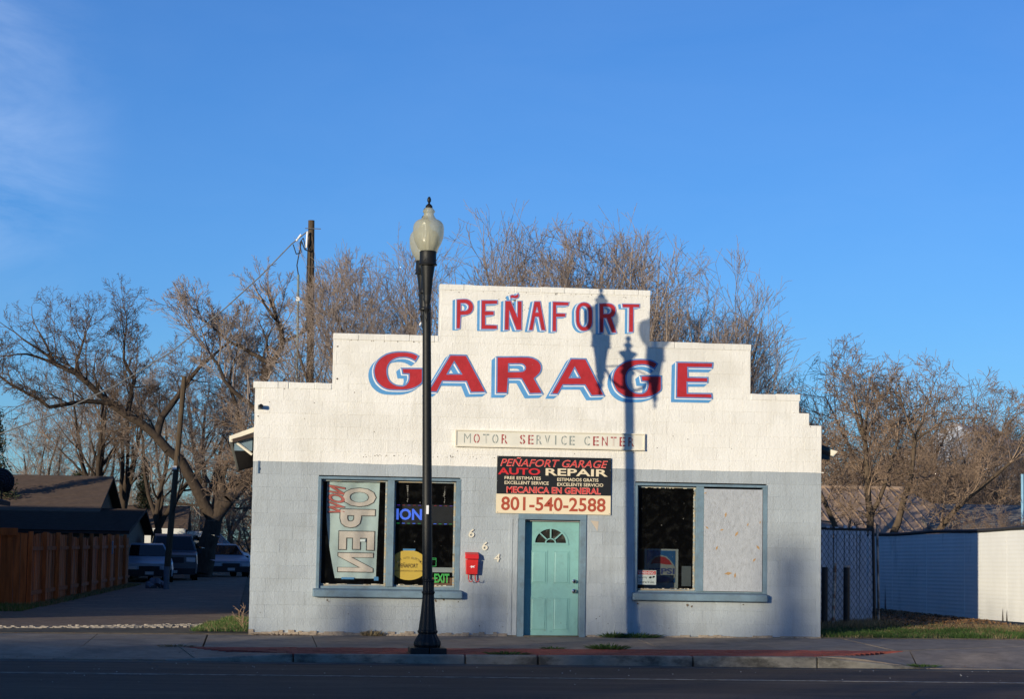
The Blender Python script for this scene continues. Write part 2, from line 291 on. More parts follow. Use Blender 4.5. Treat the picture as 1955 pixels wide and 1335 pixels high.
LET = {
 'P': [[(3.139,5.253),(3.249,5.263),(3.301,5.261),(3.341,5.244),(3.37,5.218),(3.39,5.182),(3.397,5.147),(3.392,5.103),(3.373,5.068),(3.345,5.039),(3.306,5.022),(3.201,5.014),(3.192,4.8),(3.144,4.799)],[(3.197,5.203),(3.267,5.205),(3.298,5.195),(3.322,5.173),(3.33,5.145),(3.323,5.114),(3.304,5.09),(3.274,5.078),(3.2,5.076)]],
 'E': [[(3.533,5.252),(3.779,5.259),(3.78,5.211),(3.591,5.201),(3.589,5.083),(3.725,5.082),(3.726,5.03),(3.59,5.021),(3.593,4.864),(3.781,4.86),(3.782,4.808),(3.537,4.801)]],
 'N': [[(3.911,5.254),(3.994,5.257),(4.111,4.992),(4.108,5.256),(4.17,5.258),(4.173,4.806),(4.098,4.804),(3.972,5.12),(3.971,4.8),(3.91,4.798)],[(3.988,5.342),(4.023,5.354),(4.056,5.344),(4.089,5.354),(4.111,5.375),(4.12,5.351),(4.112,5.324),(4.081,5.306),(4.05,5.309),(4.019,5.315),(3.998,5.301)]],
 'A1': [[(4.377,5.259),(4.465,5.262),(4.556,4.808),(4.498,4.81),(4.451,5.02),(4.389,5.022),(4.353,4.806),(4.3,4.805)],[(4.418,5.186),(4.446,5.086),(4.393,5.084)]],
 'F': [[(4.674,5.264),(4.925,5.262),(4.917,5.218),(4.723,5.212),(4.725,5.08),(4.875,5.08),(4.871,5.036),(4.726,5.028),(4.729,4.799),(4.676,4.798)]],
 'O': [[(5.169,5.268),(5.209,5.264),(5.24,5.252),(5.271,5.227),(5.292,5.189),(5.304,5.132),(5.306,4.947),(5.296,4.903),(5.276,4.866),(5.246,4.836),(5.21,4.82),(5.175,4.815),(5.14,4.821),(5.108,4.841),(5.077,4.879),(5.059,4.923),(5.051,4.967),(5.047,5.125),(5.055,5.169),(5.072,5.209),(5.098,5.241),(5.132,5.261)],[(5.165,5.217),(5.196,5.21),(5.223,5.192),(5.241,5.161),(5.249,5.122),(5.251,4.972),(5.244,4.933),(5.227,4.897),(5.201,4.878),(5.174,4.875),(5.148,4.883),(5.125,4.903),(5.11,4.933),(5.1,4.977),(5.098,5.118),(5.104,5.157),(5.117,5.189),(5.139,5.209)]],
 'R': [[(5.426,5.255),(5.568,5.264),(5.612,5.258),(5.648,5.238),(5.673,5.205),(5.683,5.161),(5.676,5.117),(5.655,5.072),(5.611,5.044),(5.698,4.802),(5.634,4.803),(5.54,5.032),(5.491,5.03),(5.485,4.803),(5.437,4.801)],[(5.484,5.215),(5.56,5.216),(5.595,5.204),(5.618,5.179),(5.621,5.146),(5.607,5.115),(5.583,5.098),(5.486,5.092)]],
 'T': [[(5.794,5.261),(6.066,5.265),(6.066,5.221),(5.968,5.218),(5.969,4.821),(5.907,4.819),(5.906,5.216),(5.804,5.213)]],
 'G2': [[(6.357,4.316),(6.314,4.342),(6.265,4.359),(6.21,4.367),(6.156,4.371),(6.102,4.372),(6.048,4.369),(5.993,4.364),(5.95,4.356),(5.896,4.342),(5.853,4.326),(5.805,4.298),(5.767,4.27),(5.73,4.235),(5.703,4.199),(5.682,4.161),(5.67,4.118),(5.664,4.08),(5.664,4.038),(5.671,3.995),(5.683,3.958),(5.702,3.919),(5.724,3.884),(5.756,3.853),(5.789,3.827),(5.827,3.804),(5.871,3.788),(5.919,3.78),(5.968,3.778),(6.022,3.777),(6.076,3.778),(6.13,3.78),(6.184,3.785),(6.228,3.795),(6.271,3.807),(6.319,3.826),(6.363,3.85),(6.4,3.876),(6.424,3.901),(6.43,3.928),(6.428,4.113),(6.116,4.108),(6.129,4.042),(6.23,4.041),(6.234,3.966),(6.226,3.923),(6.21,3.885),(6.178,3.849),(6.13,3.827),(6.076,3.825),(6.022,3.833),(5.973,3.851),(5.934,3.875),(5.902,3.907),(5.877,3.947),(5.861,3.994),(5.853,4.042),(5.853,4.091),(5.861,4.139),(5.877,4.177),(5.903,4.215),(5.93,4.241),(5.962,4.264),(6.005,4.286),(6.059,4.301),(6.124,4.307),(6.178,4.304),(6.233,4.293),(6.282,4.273),(6.32,4.252)]],
 'G1': [[(2.534,4.336),(2.491,4.361),(2.443,4.378),(2.39,4.386),(2.337,4.39),(2.284,4.39),(2.231,4.388),(2.178,4.383),(2.136,4.375),(2.084,4.362),(2.042,4.346),(1.995,4.318),(1.958,4.291),(1.922,4.256),(1.897,4.22),(1.877,4.183),(1.865,4.14),(1.859,4.103),(1.86,4.061),(1.868,4.018),(1.879,3.982),(1.898,3.943),(1.92,3.909),(1.952,3.878),(1.984,3.852),(2.021,3.83),(2.064,3.814),(2.112,3.806),(2.159,3.804),(2.212,3.803),(2.265,3.804),(2.317,3.806),(2.37,3.811),(2.412,3.821),(2.454,3.832),(2.501,3.852),(2.543,3.875),(2.58,3.901),(2.602,3.926),(2.608,3.953),(2.604,4.135),(2.3,4.13),(2.314,4.065),(2.412,4.064),(2.417,3.99),(2.409,3.948),(2.394,3.91),(2.363,3.875),(2.316,3.852),(2.264,3.851),(2.211,3.858),(2.163,3.876),(2.125,3.9),(2.093,3.931),(2.069,3.971),(2.052,4.018),(2.045,4.065),(2.044,4.113),(2.051,4.161),(2.066,4.198),(2.092,4.236),(2.117,4.262),(2.149,4.284),(2.19,4.306),(2.243,4.32),(2.306,4.326),(2.359,4.324),(2.412,4.313),(2.46,4.293),(2.498,4.272)]],
 'A2': [[(3.053,4.362),(3.297,4.363),(3.606,3.808),(3.393,3.797),(3.321,3.968),(2.928,3.964),(2.843,3.789),(2.725,3.789)],[(3.113,4.284),(2.99,4.058),(3.25,4.065)]],
 'R2': [[(3.803,4.35),(4.193,4.363),(4.289,4.363),(4.348,4.354),(4.397,4.337),(4.44,4.312),(4.47,4.28),(4.491,4.24),(4.495,4.198),(4.487,4.157),(4.465,4.117),(4.428,4.079),(4.38,4.035),(4.512,3.809),(4.333,3.8),(4.198,4.03),(4.155,4.036),(3.968,4.03),(3.956,3.801),(3.807,3.797)],[(3.97,4.264),(4.151,4.27),(4.194,4.267),(4.232,4.25),(4.254,4.221),(4.257,4.186),(4.244,4.157),(4.213,4.135),(4.175,4.128),(3.972,4.12)]],
 'A3': [[(4.982,4.355),(5.208,4.356),(5.501,3.802),(5.318,3.792),(5.213,3.96),(4.848,3.951),(4.77,3.805),(4.684,3.803)],[(5.037,4.244),(4.938,4.049),(5.142,4.054)]],
 'E2': [[(6.699,4.343),(7.261,4.347),(7.256,4.288),(6.852,4.283),(6.86,4.106),(7.181,4.108),(7.181,4.055),(6.844,4.046),(6.851,3.848),(7.249,3.852),(7.255,3.799),(6.694,3.796)]],
}
# ------------------------------------------------------------------ ground, road, pavement
def sstep(a, b, x): t = max(0, min(1, (x-a)/(b-a))); return t*t*(3-2*t)
def gz(x, y):                                   # lie of the land behind the pavement
    z = -0.045+0.0055*x
    z += 0.14*sstep(9.4, 13.0, x)*sstep(0.0, 4.0, y)
    z -= 0.10*sstep(0, 18, y)*(1-sstep(-1, 4, x))
    return z
def grid(x0, x1, y0, y1, nx, ny, fn):
    mb = MB()
    for j in range(ny+1):
        for i in range(nx+1):
            x = x0+(x1-x0)*i/nx; y = y0+(y1-y0)*j/ny; mb.v.append((x, y, fn(x, y)))
    for j in range(ny):
        for i in range(nx):
            k = j*(nx+1)+i; mb.f.append((k, k+1, k+nx+2, k+nx+1)); mb.m.append(0)
    return mb
# one ground sheet to the horizon: fine near the street, coarse beyond
xs = [-9000, -2500, -700, -200, -80, -40, -25, -18, -12]+[-10+0.5*i for i in range(61)]+[22, 26, 32, 45, 80, 200, 700, 2500, 9000]
ys = [-9000, -2500, -700, -200, -90, -60, -45, -36, -20, -10, -5.6, -0.9, -0.3, 0, 0.4]+[1+0.75*i for i in range(26)]+[22, 25, 30, 36, 44, 55, 70, 100, 200, 700, 2500, 9000]
mb = MB()
def gsheet(x, y):
    if y < -0.2: return -0.45
    return gz(max(-12, min(20, x)), min(y, 30))
for y in ys:
    for x in xs: mb.v.append((x, y, gsheet(x, y)))
nx = len(xs)
for j in range(len(ys)-1):
    for i in range(nx-1): k = j*nx+i; mb.f.append((k, k+1, k+nx+1, k+nx)); mb.m.append(0)
struct('ground', mb, SOIL, True)

ROAD_Z = -0.238
mb = grid(-120, 120, -29.5, -4.42, 60, 8, lambda x, y: ROAD_Z+0.0)
struct('road', mb, ASPH)
mb = MB(); mb.box(-120, 120, -7.42, -7.32, ROAD_Z, ROAD_Z+0.004)
struct('lane_line', mb, mat('worn white road paint', (0.30, 0.28, 0.25), 0.8, 0.1, 20, dirt=(0.08, 0.065, 0.05), dscale=9, dthr=(0.44, 0.60), damt=0.9))

def walkz(x, y): return -0.06+0.0055*min(max(x, -12), 20)+0.016*min(0, y)
def slabs(parent, name, xs_, y0, y1, zf, m, gap=0.012, th=0.12, skew=0.0):
    for i, (a, b) in enumerate(zip(xs_[:-1], xs_[1:])):
        mb = MB(); e = random.uniform(-0.003, 0.003)
        P = [(a+gap/2-skew, y0), (b-gap/2-skew, y0), (b-gap/2, y1), (a+gap/2, y1)]
        n = 4
        mb.hexa([(p[0], p[1], zf(*p)-th) for p in P], [(p[0], p[1], zf(*p)+e) for p in P])
        part(name, mb, m, parent, bevel=0.006)
def sroot(name, label=None):
    o = bpy.data.objects.new(name, None); C.objects.link(o); o['kind'] = 'structure'
    if label: o['label'] = label
    return o
pav = sroot('sidewalk')
slabs(pav, 'slab', [-0.62, 0.98, 2.6, 4.3, 6.0, 7.75, 9.4], -2.93, -0.012, walkz, CONC)
# brick verge between the walk and the kerb, tapering into both driveway aprons
verge = sroot('brick_verge')
mb = MB(); y = -2.95; row = 0
while y > -4.30:
    x = -0.9-(row % 2)*0.1
    while x < 9.6:
        t = (-2.95-y)/1.4
        lo = -0.95+1.5*t; hi = 9.55-1.75*t
        if x > lo and x+0.2 < hi:
            e = random.uniform(-0.003, 0.003); z = walkz(x+.1, y-.05)+e
            mb.box(x+.003, x+.197, y-.094, y-.003, z-0.05, z)
        x += 0.2
    y -= 0.1; row += 1
part('brick', mb, BRICKM, verge, kind='stuff')
# concrete flares either side of the verge and the two driveway aprons
def apz(x, y):                                   # slopes down to the gutter
    return walkz(x, y)*(1-sstep(-2.9, -4.45, y)) + (ROAD_Z+0.012)*sstep(-2.9, -4.45, y)
def flaz(x, y):
    k = sstep(-1.0, 0.6, x)*(1-sstep(8.1, 9.6, x))
    return apz(x, y)*(1-k)+walkz(x, y)*k
apron = sroot('driveway_apron')
def patch(par, nm, P, m, zf, n=8, th=0.1, lift=0.0):
    mb = MB()
    for j in range(n+1):
        for i in range(n+1):
            u, v = i/n, j/n
            x = (P[0][0]*(1-u)+P[1][0]*u)*(1-v)+(P[3][0]*(1-u)+P[2][0]*u)*v
            y = (P[0][1]*(1-u)+P[1][1]*u)*(1-v)+(P[3][1]*(1-u)+P[2][1]*u)*v
            mb.v.append((x, y, zf(x, y)+lift))
    for j in range(n):
        for i in range(n): k = j*(n+1)+i; mb.f.append((k, k+1, k+n+2, k+n+1)); mb.m.append(0)
    # skirt
    ring = [i for i in range(n+1)]+[j*(n+1)+n for j in range(1, n+1)]+[n*(n+1)+i for i in range(n-1, -1, -1)]+[j*(n+1) for j in range(n-1, 0, -1)]
    b0 = len(mb.v)
    for r in ring: v = mb.v[r]; mb.v.append((v[0], v[1], v[2]-th))
    for i in range(len(ring)): j = (i+1) % len(ring); mb.f.append((ring[j], ring[i], b0+i, b0+j)); mb.m.append(0)
    return part(nm, mb, m, par, smooth=False)
G_ = 0.012
patch(apron, 'slab', [(-0.64, -4.34), (0.62, -4.34), (-0.95+0.02, -2.99), (-0.97, -2.94)], CONC, flaz)
patch(apron, 'slab', [(-2.6+.01, -4.34), (-0.66, -4.34), (-0.99, -2.94), (-2.3+.01, -2.94)], CONC, apz)
for a, b in ((-5.0, -2.3), (-7.8, -5.0), (-10.6, -7.8)):
    patch(apron, 'slab', [(a-0.3+G_, -4.44), (b-0.3, -4.44), (b, -2.94), (a+G_, -2.94)], CONC, apz)
for a, b in ((-2.3, -0.64), (-5.0, -2.3), (-7.8, -5.0), (-10.6, -7.8)):
    patch(apron, 'slab', [(a+G_, -2.925), (b, -2.925), (b, -1.25), (a+G_, -1.25)], CONC, walkz, n=3)
    patch(apron, 'slab', [(a+G_, -1.235), (b, -1.235), (b, -0.02), (a+G_, -0.02)], CONC, walkz, n=3)
for a, b in ((-0.62, -0.3), (-2.3, -0.64), (-5.0, -2.3), (-7.8, -5.0), (-10.6, -7.8)):
    patch(apron, 'slab', [(a+G_, -0.008), (b, -0.008), (b, 1.32), (a+G_, 1.32)], CONC, lambda x, y: walkz(x, 0)-.006*y if y > 0 else walkz(x, y), n=3)
patch(apron, 'slab', [(7.85, -4.34), (9.3, -4.44), (9.62, -2.94), (9.58, -2.99)], CONC, flaz)
for a, b in ((9.42, 12.6), (12.6, 15.6), (15.6, 18.6), (18.6, 21.6)):
    patch(apron, 'slab', [(a+(-0.1 if a < 10 else 0.55)+G_, -4.44), (b+0.55, -4.44), (b, -1.3), (a+G_+0.2 if a < 10 else a+G_, -2.94 if a < 10 else -1.3)], CONC, apz)
    patch(apron, 'slab', [(a+G_, -2.925 if a < 10 else -1.285), (b, -1.285), (b, -0.02), (a+G_, -0.02)], CONC, walkz, n=3)
# kerb pieces
curb = sroot('kerb')
cx = [0.62, 2.95, 3.95, 6.1, 7.85]
def kerbpiece(a, b, za, zb):
    mb = MB(); g = 0.009
    mb.hexa([(a+g, -4.50, ROAD_Z-.15), (b-g, -4.50, ROAD_Z-.15), (b-g, -4.35, ROAD_Z-.15), (a+g, -4.35, ROAD_Z-.15)],
            [(a+g, -4.488, za), (b-g, -4.488, zb), (b-g, -4.35, zb+.002), (a+g, -4.35, za+.002)])
    part('kerb_stone', mb, CURBM, curb, bevel=0.018)
for a, b in zip(cx[:-1], cx[1:]): kerbpiece(a, b, walkz(a, -4.4)+.004, walkz(b, -4.4)+.004)
kerbpiece(-1.1, 0.62, ROAD_Z+.02, walkz(0.6, -4.4)+.004); kerbpiece(7.85, 9.4, walkz(7.9, -4.4)+.004, ROAD_Z+.02)
mb = MB(); mb.box(-14, 22, -4.9, -4.44, ROAD_Z-.1, ROAD_Z+.0045)
struct('gutter_pan', mb, mat('gutter concrete', (0.11, 0.105, 0.098), 0.92, 0.25, 6, 0.6, 50, dirt=(0.055, 0.052, 0.05), dscale=1.5, dthr=(0.4, 0.62), damt=0.9))
# alley behind the pavement
def az(x, y): k = sstep(1.3, 3.0, y); return (walkz(x, 0)-.010)*(1-k)+(gz(x, y)+0.02)*k
mb = grid(-5.6, -0.25, 1.30, 60, 12, 120, az)
struct('alley', mb, ALLEY, True)
mb = MB()
rr = random.Random(3); edge = []
x = -6.0
while x < -0.75:
    t = (x+6)/5.2; edge.append((x, 1.40+.95*t*t+rr.uniform(-.06, .06), 1.40+.95*t*t+.30+.55*t+rr.uniform(-.14, .14))); x += 0.06
for (x0, a0, b0), (x1, a1, b1) in zip(edge[:-1], edge[1:]):
    for k in range(6):
        y0_, y1_ = a0+(b0-a0)*k/6, a0+(b0-a0)*(k+1)/6
        if rr.random() < .12+.25*(k in (0, 5)): continue
        z = az(x0, y0_)+rr.uniform(.008, .03); w_ = rr.uniform(-.01, .01)
        mb.box(x0+w_, x1+w_-.004, y0_+rr.uniform(0, .02), y1_-rr.uniform(0, .02), z-.05, z)
struct('gravel_strip', mb, mat('pale broken gravel', (0.42, 0.36, 0.29), 0.95, 0.45, 30, 1.0, 40), kind='stuff')

# ------------------------------------------------------------------ the garage
GX, GY = 4.53, 0.0
gar = thing('garage_building', 'one storey white and grey painted block garage with a stepped parapet front', 'garage', (GX, 0.1, 0))
TOPS = [(0.0, 9.06, 0, 3.387), (0.0, 8.857, 3.387, 3.583), (0.0, 8.69, 3.583, 3.875), (1.205, 7.89, 3.875, 4.67), (2.864, 6.243, 4.67, 5.492)]
rows = [(i*0.2027, (i+1)*0.2027) for i in range(13)]
ub = [2.635, 2.80, 2.995, 3.19, 3.387, 3.583, 3.78, 3.875, 3.98, 4.18, 4.375, 4.57, 4.67, 4.77, 4.97, 5.17, 5.38, 5.492]
rows += list(zip(ub[:-1], ub[1:]))
OPEN = [(1.03, 3.25, 0.608, 2.432), (6.04, 8.17, 0.608, 2.432), (4.19, 5.255, -0.2, 1.824)]
def rowspan(z0, z1):
    zc = (z0+z1)/2
    for a, b, c, d in TOPS:
        if c <= zc < d: return a, b
rng = random.Random(11)
blocks = []
for ri, (z0, z1) in enumerate(rows):
    a, b = rowspan(z0, z1)
    if abs(z0-3.583) < .01: a = 0.11
    cuts = [(a, b)]
    for ox0, ox1, oz0, oz1 in OPEN:
        if z0 >= oz0-0.01 and z1 <= oz1+0.02:
            nc = []
            for p, q in cuts:
                if ox0 > p and ox1 < q: nc += [(p, ox0), (ox1, q)]
                else: nc.append((p, q))
            cuts = nc
    ph = (0.2032 if ri % 2 else 0)+0.04
    for p, q in cuts:
        g = math.floor((p-ph)/0.4064)*0.4064+ph
        while g < q-0.001:
            x0, x1 = max(p, g), min(q, g+0.4064); g += 0.4064
            if x1-x0 < 0.05:
                if blocks and abs(blocks[-1][1]-x0) < .001 and blocks[-1][2] == z0: blocks[-1][1] = x1
                continue
            blocks.append([x0, x1, z0, z1])
bcache = {}
def blockverts(w, h, v):
    r = random.Random(v); g, bv = 0.0008, 0.0045
    o = [(g, .02, g), (w-g, .02, g), (w-g, .02, h-g), (g, .02, h-g)]
    a = [(g, .002, g), (w-g, .002, g), (w-g, .002, h-g), (g, .002, h-g)]
    j = lambda: r.uniform(-.0012, .0012)
    i = [(g+bv, j(), g+bv*.8), (w-g-bv, j(), g+bv*.8), (w-g-bv, j(), h-g-bv*.8), (g+bv, j(), h-g-bv*.8)]
    vs = o+a+i; fs = []
    for s0, s1 in ((0, 4), (4, 8)):
        for k in range(4): q = (k+1) % 4; fs.append((s0+k, s0+q, s1+q, s1+k))
    fs.append((8, 9, 10, 11)); return vs, fs
area = sorted(range(len(blocks)), key=lambda i: -(blocks[i][1]-blocks[i][0])*(blocks[i][3]-blocks[i][2]))
single_ids = set(area[:300])
joined = {0: MB(), 1: MB()}
for i, (x0, x1, z0, z1) in enumerate(blocks):
    white = z0 > 2.6; dy = rng.uniform(-.0018, .0018); w, h = round(x1-x0, 4), round(z1-z0, 4)
    if i in single_ids:
        key = (w, h, white, rng.randrange(5))
        if key not in bcache:
            vs, fs = blockverts(w, h, hash(key[3]) + 17); me = bpy.data.meshes.new('block'); me.from_pydata(vs, [], fs); me.materials.append(WHITE if white else GREY); bcache[key] = me
        link('block', bcache[key], gar, (x0-GX, dy-0.1, z0))
    else:
        mb = joined[int(white)]; vs, fs = blockverts(w, h, i); n = len(mb.v)
        mb.v += [(a+x0, b+dy, c+z0) for a, b, c in vs]; mb.f += [tuple(n+k for k in f) for f in fs]; mb.m += [0]*len(fs)
part('small_blocks', joined[1], WHITE, gar, kind='stuff'); part('small_blocks', joined[0], GREY, gar, kind='stuff')
# solid wall core behind the block faces (shows in the joints)
def core(mb, z_lo, z_hi, white):
    xb = sorted({0.0, 9.06, 8.857, 8.69, 1.205, 7.89, 2.864, 6.243, 1.03, 3.25, 6.04, 8.17, 4.19, 5.255})
    zb = sorted({z for z in [-0.12, 0.608, 1.824, 2.432, 2.635, 3.387, 3.583, 3.875, 4.67, 5.492] if z_lo <= z <= z_hi})
    for c, d in zip(zb[:-1], zb[1:]):
        zc = (c+d)/2; lo, hi = (0, 9.06) if zc < 0 else rowspan(zc, zc)
        run = None
        for a, b in zip(xb[:-1], xb[1:]):
            xc = (a+b)/2; solid = lo < xc < hi and not any(o[0] < xc < o[1] and o[2] < zc < o[3] for o in OPEN)
            if solid: run = (run[0], b) if run else (a, b)
            if (not solid or b == xb[-1]) and run: mb.box(run[0]+.002, run[1]-.002, 0.0040, 0.2, c, d); run = None
mb = MB(); core(mb, -0.12, 2.635, False); part('wall_core', mb, GREY, gar)
mb = MB(); core(mb, 2.635, 5.5, True); part('wall_core', mb, WHITE, gar)
# coping courses: thin lips just proud of the wall
rr = random.Random(5)
for a, b, z in ((-0.03, 0.52, 3.875), (0.53, 1.19, 3.875), (1.2, 2.86, 4.67), (2.86, 6.25, 5.492), (6.25, 7.9, 4.67), (7.9, 8.71, 3.875)):
    x = a
    while x < b-0.02:
        x1 = min(b, x+rr.choice((0.40, 0.41, 0.39))); e = rr.uniform(-.006, .004)
        mb = MB(); mb.box(x+.003, x1-.003, -0.009+rr.uniform(-.004, .003), 0.205, z-(0.098 if z < 5 else 0.085), z+0.006+e)
        if rr.random() < .3:   # a knocked corner
            mb.v = [(v[0], v[1], v[2]-(.02 if (v[2] > z and v[0] > x+.2 and v[1] < .1) else 0)) for v in mb.v]
        part('coping', mb, WHITE, gar, bevel=0.006); x = x1
# chipped corner and patched mortar
mb = MB(); mb.prism([(0.02, 3.585), (0.105, 3.585), (0.108, 3.775), (0.085, 3.775), (0.07, 3.71), (0.045, 3.68), (0.035, 3.62)], 0.02, 0.19)
part('broken_corner', mb, RAW, gar, label='broken corner of bare block below the left coping')
# crumbling footing line along the base
mb = MB(); x = 0.0; rr = random.Random(8)
while x < 9.05:
    w = rr.uniform(.05, .16); x1 = min(9.06, x+w)
    if not (x1 > 4.17 and x < 5.27):
        h = rr.uniform(-0.02, 0.028); mb.box(x, x1+.002, -0.022-rr.uniform(0, .02), 0.01, -0.14, h)
    x = x1
part('footing', mb, RAW, gar, bevel=0.006, kind='stuff')
mb = MB(); rr = random.Random(9)
chips = [(rr.uniform(1.7, 4.1), 2.755+rr.gauss(0, .012)) for _ in range(46)]+[(rr.uniform(0, 9), rr.uniform(2.7, 3.8)) for _ in range(26)]+[(rr.uniform(3, 6.2), 5.39+rr.gauss(0, .02)) for _ in range(26)]+[(rr.uniform(1.3, 2.8), 4.56+rr.gauss(0, .01)) for _ in range(14)]+[(4.03+rr.gauss(0, .10), 5.22+rr.gauss(0, .07)) for _ in range(18)]+[(rr.uniform(0, 9), rr.uniform(.02, .5)) for _ in range(20)]
for px, pz in [(a, b) for a, b in chips if not (3.8 < a < 5.7 and 1.9 < b < 2.8)]+list(((1.2, .49), (1.23, .47), (2.9, .50), (3.25, .49), (3.02, .52), (6.1, .50), (6.9, .49), (6.97, .47), (7.8, .51), (0.06, 3.33), (1.27, 4.46), (1.28, 3.95), (4.03, 5.21), (4.06, 5.27))):
    k = 7; r = rr.uniform(.012, .026)*(.38 if (px, pz) in chips else 1); pts = [(px+r*rr.uniform(.5, 1.2)*math.cos(6.283*i/k), pz+r*rr.uniform(.4, 1.1)*math.sin(6.283*i/k)) for i in range(k)]
    mb.prism(pts, -0.0045, 0.004)
part('paint_chips', mb, mat('chipped hole', (0.13, 0.10, 0.075), 0.95, 0.4, 30), gar, kind='stuff')
mb = MB(); mb.prism([(5.325, 1.80), (5.457, 1.79), (5.45, 1.70), (5.437, 1.632), (5.41, 1.68), (5.37, 1.74)], -0.004, 0.004)
part('bare_patch', mb, mat('bare tan plaster', (0.50, 0.42, 0.33), 0.95, 0.1), gar)

# the white paint laps unevenly over the grey
mb = MB(); x = 0.0; rr = random.Random(31); d0 = .008
while x < 9.05:
    d1 = max(.002, min(.02, d0+rr.uniform(-.004, .004))); mb.quad((x, -.0034, 2.6345-d0), (x+.05, -.0034, 2.6345-d1), (x+.05, -.0034, 2.641), (x, -.0034, 2.641)); x += .05; d0 = d1
part('paint_edge', mb, WHITE, gar)
# painted letters
def jmat(): pass
def letter(loops, key, big):
    o = 0.022 if big else 0.013; sx, sz = (-0.075, -0.065) if big else (-0.058, -0.022)
    wx, wz = (-0.018, -0.016) if big else (-0.016, -0.004)
    mb = MB()
    ov, of = fill2d(loops, o)
    def boundary(v, f):
        e = {}
        for q in f:
            for i in range(len(q)):
                a, b = q[i], q[(i+1) % len(q)]
                if (b, a) in e: del e[(b, a)]
                else: e[(a, b)] = 1
        return list(e)
    # blue drop shade: a sheared thin solid from the far-left-low copy up to the outline
    mb.cm = 0
    bd = boundary(ov, of)
    y0, y1 = -0.0040, -0.0062
    sheet(mb, [(x+sx, z+sz) for x, z in ov], of, y0)
    for a, b in bd:
        A, B = ov[a], ov[b]
        mb.quad((A[0]+sx, y0, A[1]+sz), (B[0]+sx, y0, B[1]+sz), (B[0], y1, B[1]), (A[0], y1, A[1]))
    mb.cm = 1
    wv = [(x+wx, z+wz) for x, z in ov]
    sheet(mb, wv, of, -0.0068)
    mb.cm = 2; sheet(mb, ov, of, -0.0074)
    mb.cm = 3; rv, rf = fill2d(loops, 0.0); sheet(mb, rv, rf, -0.0080)
    return part('painted_letter', mb, [BLUE, LINEW, PURP if not big else BLUE_OUT, RED], gar, label='red painted letter %s with blue shade in the %s row' % (key, 'large lower' if big else 'small upper'))
BLUE_OUT = mat('blue outline paint', (0.115, 0.225, 0.47), 0.55, 0.2, 12, 0.2, 60)
for k, ch in (('P', 'P'), ('E', 'E'), ('N', 'N with tilde'), ('A1', 'A'), ('F', 'F'), ('O', 'O'), ('R', 'R'), ('T', 'T')): letter(LET[k], ch, False)
for k, ch in (('G1', 'G, first'), ('A2', 'A, first'), ('R2', 'R'), ('A3', 'A, second'), ('G2', 'G, second'), ('E2', 'E')): letter(LET[k], ch, True)

# body of the building behind the front
mb = MB(); mb.box(0.03, 0.22, 0.2, 14, -0.3, 3.0); mb.box(8.84, 9.03, 0.2, 14, -0.3, 3.0); mb.box(0.22, 8.84, 13.8, 14, -0.3, 3.0)
part('side_wall', mb, GREY, gar)
mb = MB()
for s in (-1, 1):
    e = GX+(4.72 if s > 0 else -4.86); r = GX
    P = [(e, 0.22, 2.98), (r, 0.22, 4.35), (r, 14.4, 4.35), (e, 14.4, 2.98)]
    mb.hexa([(p[0], p[1], p[2]-.06) for p in P], P)
part('roof', mb, DSHINGLE, gar)
mb = MB()
mb.hexa([(-.36, .24, 2.955), (0.02, .24, 3.10), (0.02, .3, 3.10), (-.36, .3, 2.955)], [(-.36, .24, 3.03), (0.02, .24, 3.18), (0.02, .3, 3.18), (-.36, .3, 3.03)])
mb.box(-.38, -.30, .26, 14.3, 2.93, 3.03)
part('fascia', mb, CREAM, gar, bevel=0.004, label='cream fascia board of the left eave')
mb = MB(); mb.tube((-.3, .3, 2.95), (-.02, .3, 2.74), .022, n=6); part('eave_brace', mb, CREAM, gar)
mb = MB(); mb.box(-.3, -.02, .32, .36, 2.80, 3.05); part('soffit', mb, TRIM, gar)
mb = MB(); mb.hexa([(9.03, .24, 2.88), (9.26, .24, 2.86), (9.26, .4, 2.86), (9.03, .4, 2.88)], [(9.03, .24, 3.13), (9.26, .24, 3.05), (9.26, .4, 3.05), (9.03, .4, 3.13)]); part('eave_end', mb, mat('dark teal eave', (0.03, 0.055, 0.065), 0.6, 0.2), gar)
# interior shell so the windows look into a real, dim room
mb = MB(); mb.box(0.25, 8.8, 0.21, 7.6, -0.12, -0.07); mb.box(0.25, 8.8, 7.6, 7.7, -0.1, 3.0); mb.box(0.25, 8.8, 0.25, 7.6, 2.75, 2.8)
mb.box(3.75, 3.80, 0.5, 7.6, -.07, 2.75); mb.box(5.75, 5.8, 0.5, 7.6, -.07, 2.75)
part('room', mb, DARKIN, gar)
mb = MB(); rr = random.Random(4)
for i in range(9): x = 6.1+i*.28; mb.box(x, x+.2, 3.0, 3.3, 0.0, rr.uniform(.6, 1.9))
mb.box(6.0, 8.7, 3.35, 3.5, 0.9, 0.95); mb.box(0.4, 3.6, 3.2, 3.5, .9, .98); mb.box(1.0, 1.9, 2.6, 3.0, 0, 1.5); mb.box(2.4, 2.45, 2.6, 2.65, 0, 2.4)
part('shelving', mb, mat('dim clutter', (0.05, 0.05, 0.05), 0.8, 0.6, 3), gar)

